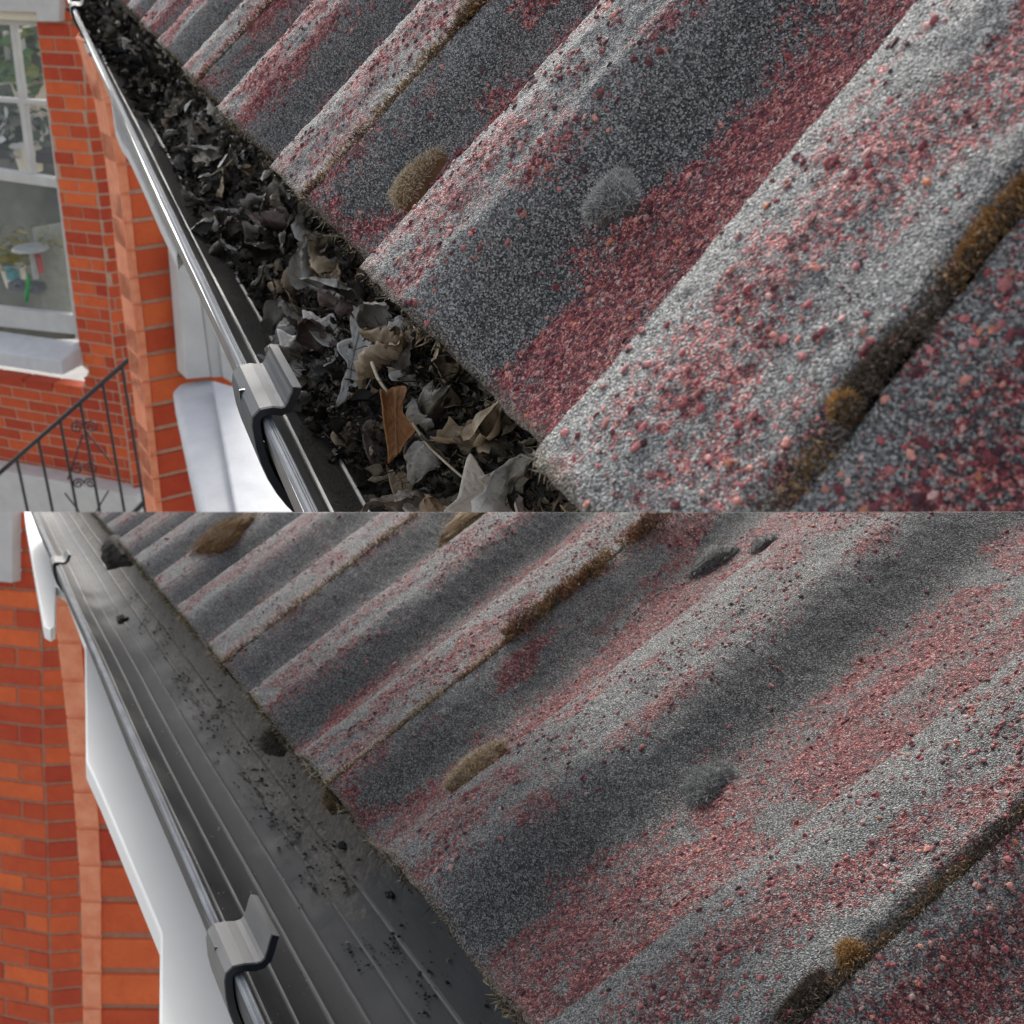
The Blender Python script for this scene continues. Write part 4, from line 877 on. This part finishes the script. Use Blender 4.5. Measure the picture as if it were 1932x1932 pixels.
# white frame and sill against the near pier
Wf = Plane(0, B.P + B.face() * .12, 102)
wf = thing('white_window_frame', 0, Wf.P, 'white window frame right of the near brick pier, under the clogged gutter', 'window frame')
slab('frame_post', 0, Wf, [(331, 440), (366, 470), (398, 712), (352, 716)], 0, .08, M_WHITE, wf)
slab('frame_bead', 0, Wf, [(366, 470), (400, 520), (420, 712), (398, 713)], -.012, .07, M_WHITE, wf)
slab('frame_post', 0, Wf, [(400, 520), (520, 640), (560, 800), (420, 712)], -.002, .07, M_WHITE, wf)
zs_ = Wf.pt(tuple(Wf.uv((345, 722))))[2]
sl = thing('white_stone_sill', 0, Wf.P, 'rounded white sill below the near white window frame, left of the bracket', 'sill')
top_px = [(325, 735), (336, 722), (392, 711), (560, 760), (640, 1010), (384, 1010)]
mb = MB(); mb.prism([at_z(0, p, zs_ - .02) for p in top_px], (0, 0, -.09)); o = part('sill_block', mb, M_STONE, sl, 0); bevel(o, .018, 4)
mb = MB(); in_px = [(400, 716), (560, 766), (640, 1010), (452, 1010)]; mb.prism([at_z(0, p, zs_ + .015) for p in in_px], (0, 0, -.034)); o = part('sill_upstand', mb, M_STONE, sl, 0); bevel(o, .006, 2)
# soffit edge under the gutter
def soffit(k, px, z, th_, label):
    mb = MB(); mb.prism([at_z(k, p, z) for p in px], (0, 0, -th_)); o = link('soffit_board', mesh('soffit_board', mb.v, mb.f, M_WHITE if k == 0 else M_WHITE2), k, None, None, label=label, cat='soffit'); bevel(o, .002); return o
soffit(0, [(135, 0), (146, 30), (163, 90), (172, 94), (192, 140), (208, 176), (216, 240), (228, 268), (240, 284), (262, 330), (300, 415), (333, 484), (345, 470), (420, 640), (520, 640), (190, 0)], -.13, .012, 'thin white painted soffit edge showing beside the rim of the clogged gutter')
# iron railing
RP = Plane(0, (5.6, .35, -2.2), 75)
rail = thing('iron_railing', 0, RP.P, 'black wrought iron stair railing with scrolls in front of the brick wall', 'railing')
h0, h1 = RP.pt(tuple(RP.uv((-30, 918)))), RP.pt(tuple(RP.uv((264, 660))))
mb = MB(); mb.tube([h0, h1], .012, 10); part('handrail', mb, M_IRON, rail, 0, smooth=True)
for px in [(32, 868), (73, 832), (114, 796), (152, 762), (194, 724), (230, 690)]:
    p = RP.pt(tuple(RP.uv(px))); mb = MB(); mb.tube([p, p - np.array([0, 0, 1.1])], .0075, 6); part('baluster', mb, M_IRON, rail, 0)
def scroll(cpx, sgn, r):
    c = RP.pt(tuple(RP.uv(cpx))); pts = []
    for i in range(26):
        a_ = i / 25 * 3.6 * math.pi * .9; rr = r * (1 - i / 30); pts.append(c + RP.a * sgn * (-r + rr * math.cos(a_) * 1.0) * -1 + np.array([0, 0, rr * math.sin(a_)]))
    mb = MB(); mb.tube(pts, .0045, 6); part('scroll', mb, M_IRON, rail, 0, smooth=True)
for y in (806, 884): scroll((159, y), 1, .035); scroll((159, y), -1, .035)
scroll((159, 912), 1, .03); scroll((159, 912), -1, .03)
for (a_, b_) in (((157, 818), (128, 905)), ((160, 812), (212, 875)), ((122, 930), (165, 985)), ((205, 925), (170, 985))):
    mb = MB(); mb.tube([RP.pt(tuple(RP.uv(a_))), RP.pt(tuple(RP.uv(b_)))], .0045, 6); part('brace', mb, M_IRON, rail, 0)
slab('rail_bracket', 0, RP, [(248, 668), (262, 658), (264, 692), (250, 696)], .01, .03, M_IRON, rail)
mb = MB(); mb.tube([RP.pt(tuple(RP.uv((245, 975)))), RP.pt(tuple(RP.uv((292, 926))))], .014, 8); part('handrail', mb, M_IRON, rail, 0)

# --- lower site walls
A1 = Plane(1, (4.35, .05, -1.12), 48)
c1p = hit(1, (86, 560), A1.P, A1.n)
RT1 = Plane(1, tuple(c1p), 80)
B1 = Plane(1, (1.88, -.07, -.95), 66)
brick_wall(1, A1, [(-60, 120), (22, 132), (22, -40), (60, -40), (79, 220), (78, 335), (79, 446), (89, 646), (94, 966), (94, 1020), (-60, 1020)], 'blurred red brick wall at the left edge beside the emptied gutter', M_BRICK[0], seed=11)
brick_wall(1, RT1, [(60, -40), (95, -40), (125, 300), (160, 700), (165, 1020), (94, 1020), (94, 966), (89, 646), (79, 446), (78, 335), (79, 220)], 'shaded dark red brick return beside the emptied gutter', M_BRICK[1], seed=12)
brick_wall(1, B1, [(128, 165), (300, 165), (420, 1020), (178, 1020), (178, 966), (178, 646), (170, 517), (124, 200)], 'near red brick pier between the orange quoin and the white board of the emptied gutter', M_BRICK[0], seed=13, flip=1, bl=.40)
strip(1, B1, [(98, 165), (105, 215), (123, 364), (140, 545), (152, 703), (157, 966), (158, 1020)], [(140, 165), (150, 215), (166, 400), (183, 545), (190, 703), (190, 966), (191, 1020)], .12, M_ORANGE, 'narrow brick quoin coloured sunlit orange beside the emptied gutter')
slab('white_window_board', 1, A1, [(-60, -40), (22, -40), (22, 134), (-60, 126)], .05, .1, M_WHITE, None, 'white window board in the corner left of the emptied gutter', 'window board')
soffit(1, [(46, 0), (49, 23), (66, 120), (83, 215), (95, 222), (104, 216), (106, 140), (125, 150), (160, 240), (162, 470), (190, 530), (302, 795), (300, 1010), (640, 1010), (420, 640), (110, 0)], -.17, .02, 'broad white painted soffit board beside the rim of the emptied gutter')
W1 = Plane(1, B1.P + B1.face() * .3, 66)

# --- ground under everything
gm = bpy.data.meshes.new('ground'); gm.from_pydata([(-300, -300, -4.6), (300, -300, -4.6), (300, 300, -4.6), (-300, 300, -4.6)], [], [(0, 1, 2, 3)])
gm.materials.append(plain('paving', (.16, .15, .14), .9, (.26, .25, .23), 3, bscale=30)); g = bpy.data.objects.new('ground', gm); COL.objects.link(g); g['kind'] = 'structure'

# ---------------------------------------------------------------- trim both sites at the level plane through the eye
import bmesh
bpy.context.view_layer.update()
nrm = Vector(Rw[:, 1].tolist())
for o, k in CUT:
    mw = o.matrix_world; me = o.data; sgn = 1 if k == 0 else -1
    co = np.empty(len(me.vertices) * 3); me.vertices.foreach_get('co', co); co = co.reshape(-1, 3)
    Mw = np.array(mw); d = (co @ Mw[:3, :3].T + Mw[:3, 3]) @ np.array(nrm) * sgn
    if d.min() >= 0: continue
    if d.max() <= 0:
        bpy.data.objects.remove(o, do_unlink=True); continue
    if me.users > 1: me = me.copy(); o.data = me
    bm = bmesh.new(); bm.from_mesh(me); inv = mw.inverted(); pl_co = inv @ Vector((0, 0, 0)); pl_no = (mw.to_3x3().transposed() @ nrm).normalized()
    bmesh.ops.bisect_plane(bm, geom=bm.verts[:] + bm.edges[:] + bm.faces[:], dist=1e-7, plane_co=pl_co, plane_no=pl_no, clear_inner=(sgn > 0), clear_outer=(sgn < 0))
    bm.to_mesh(me); bm.free(); me.update()
for o in list(bpy.data.objects):
    if o.type == 'EMPTY' and not o.children: bpy.data.objects.remove(o, do_unlink=True)
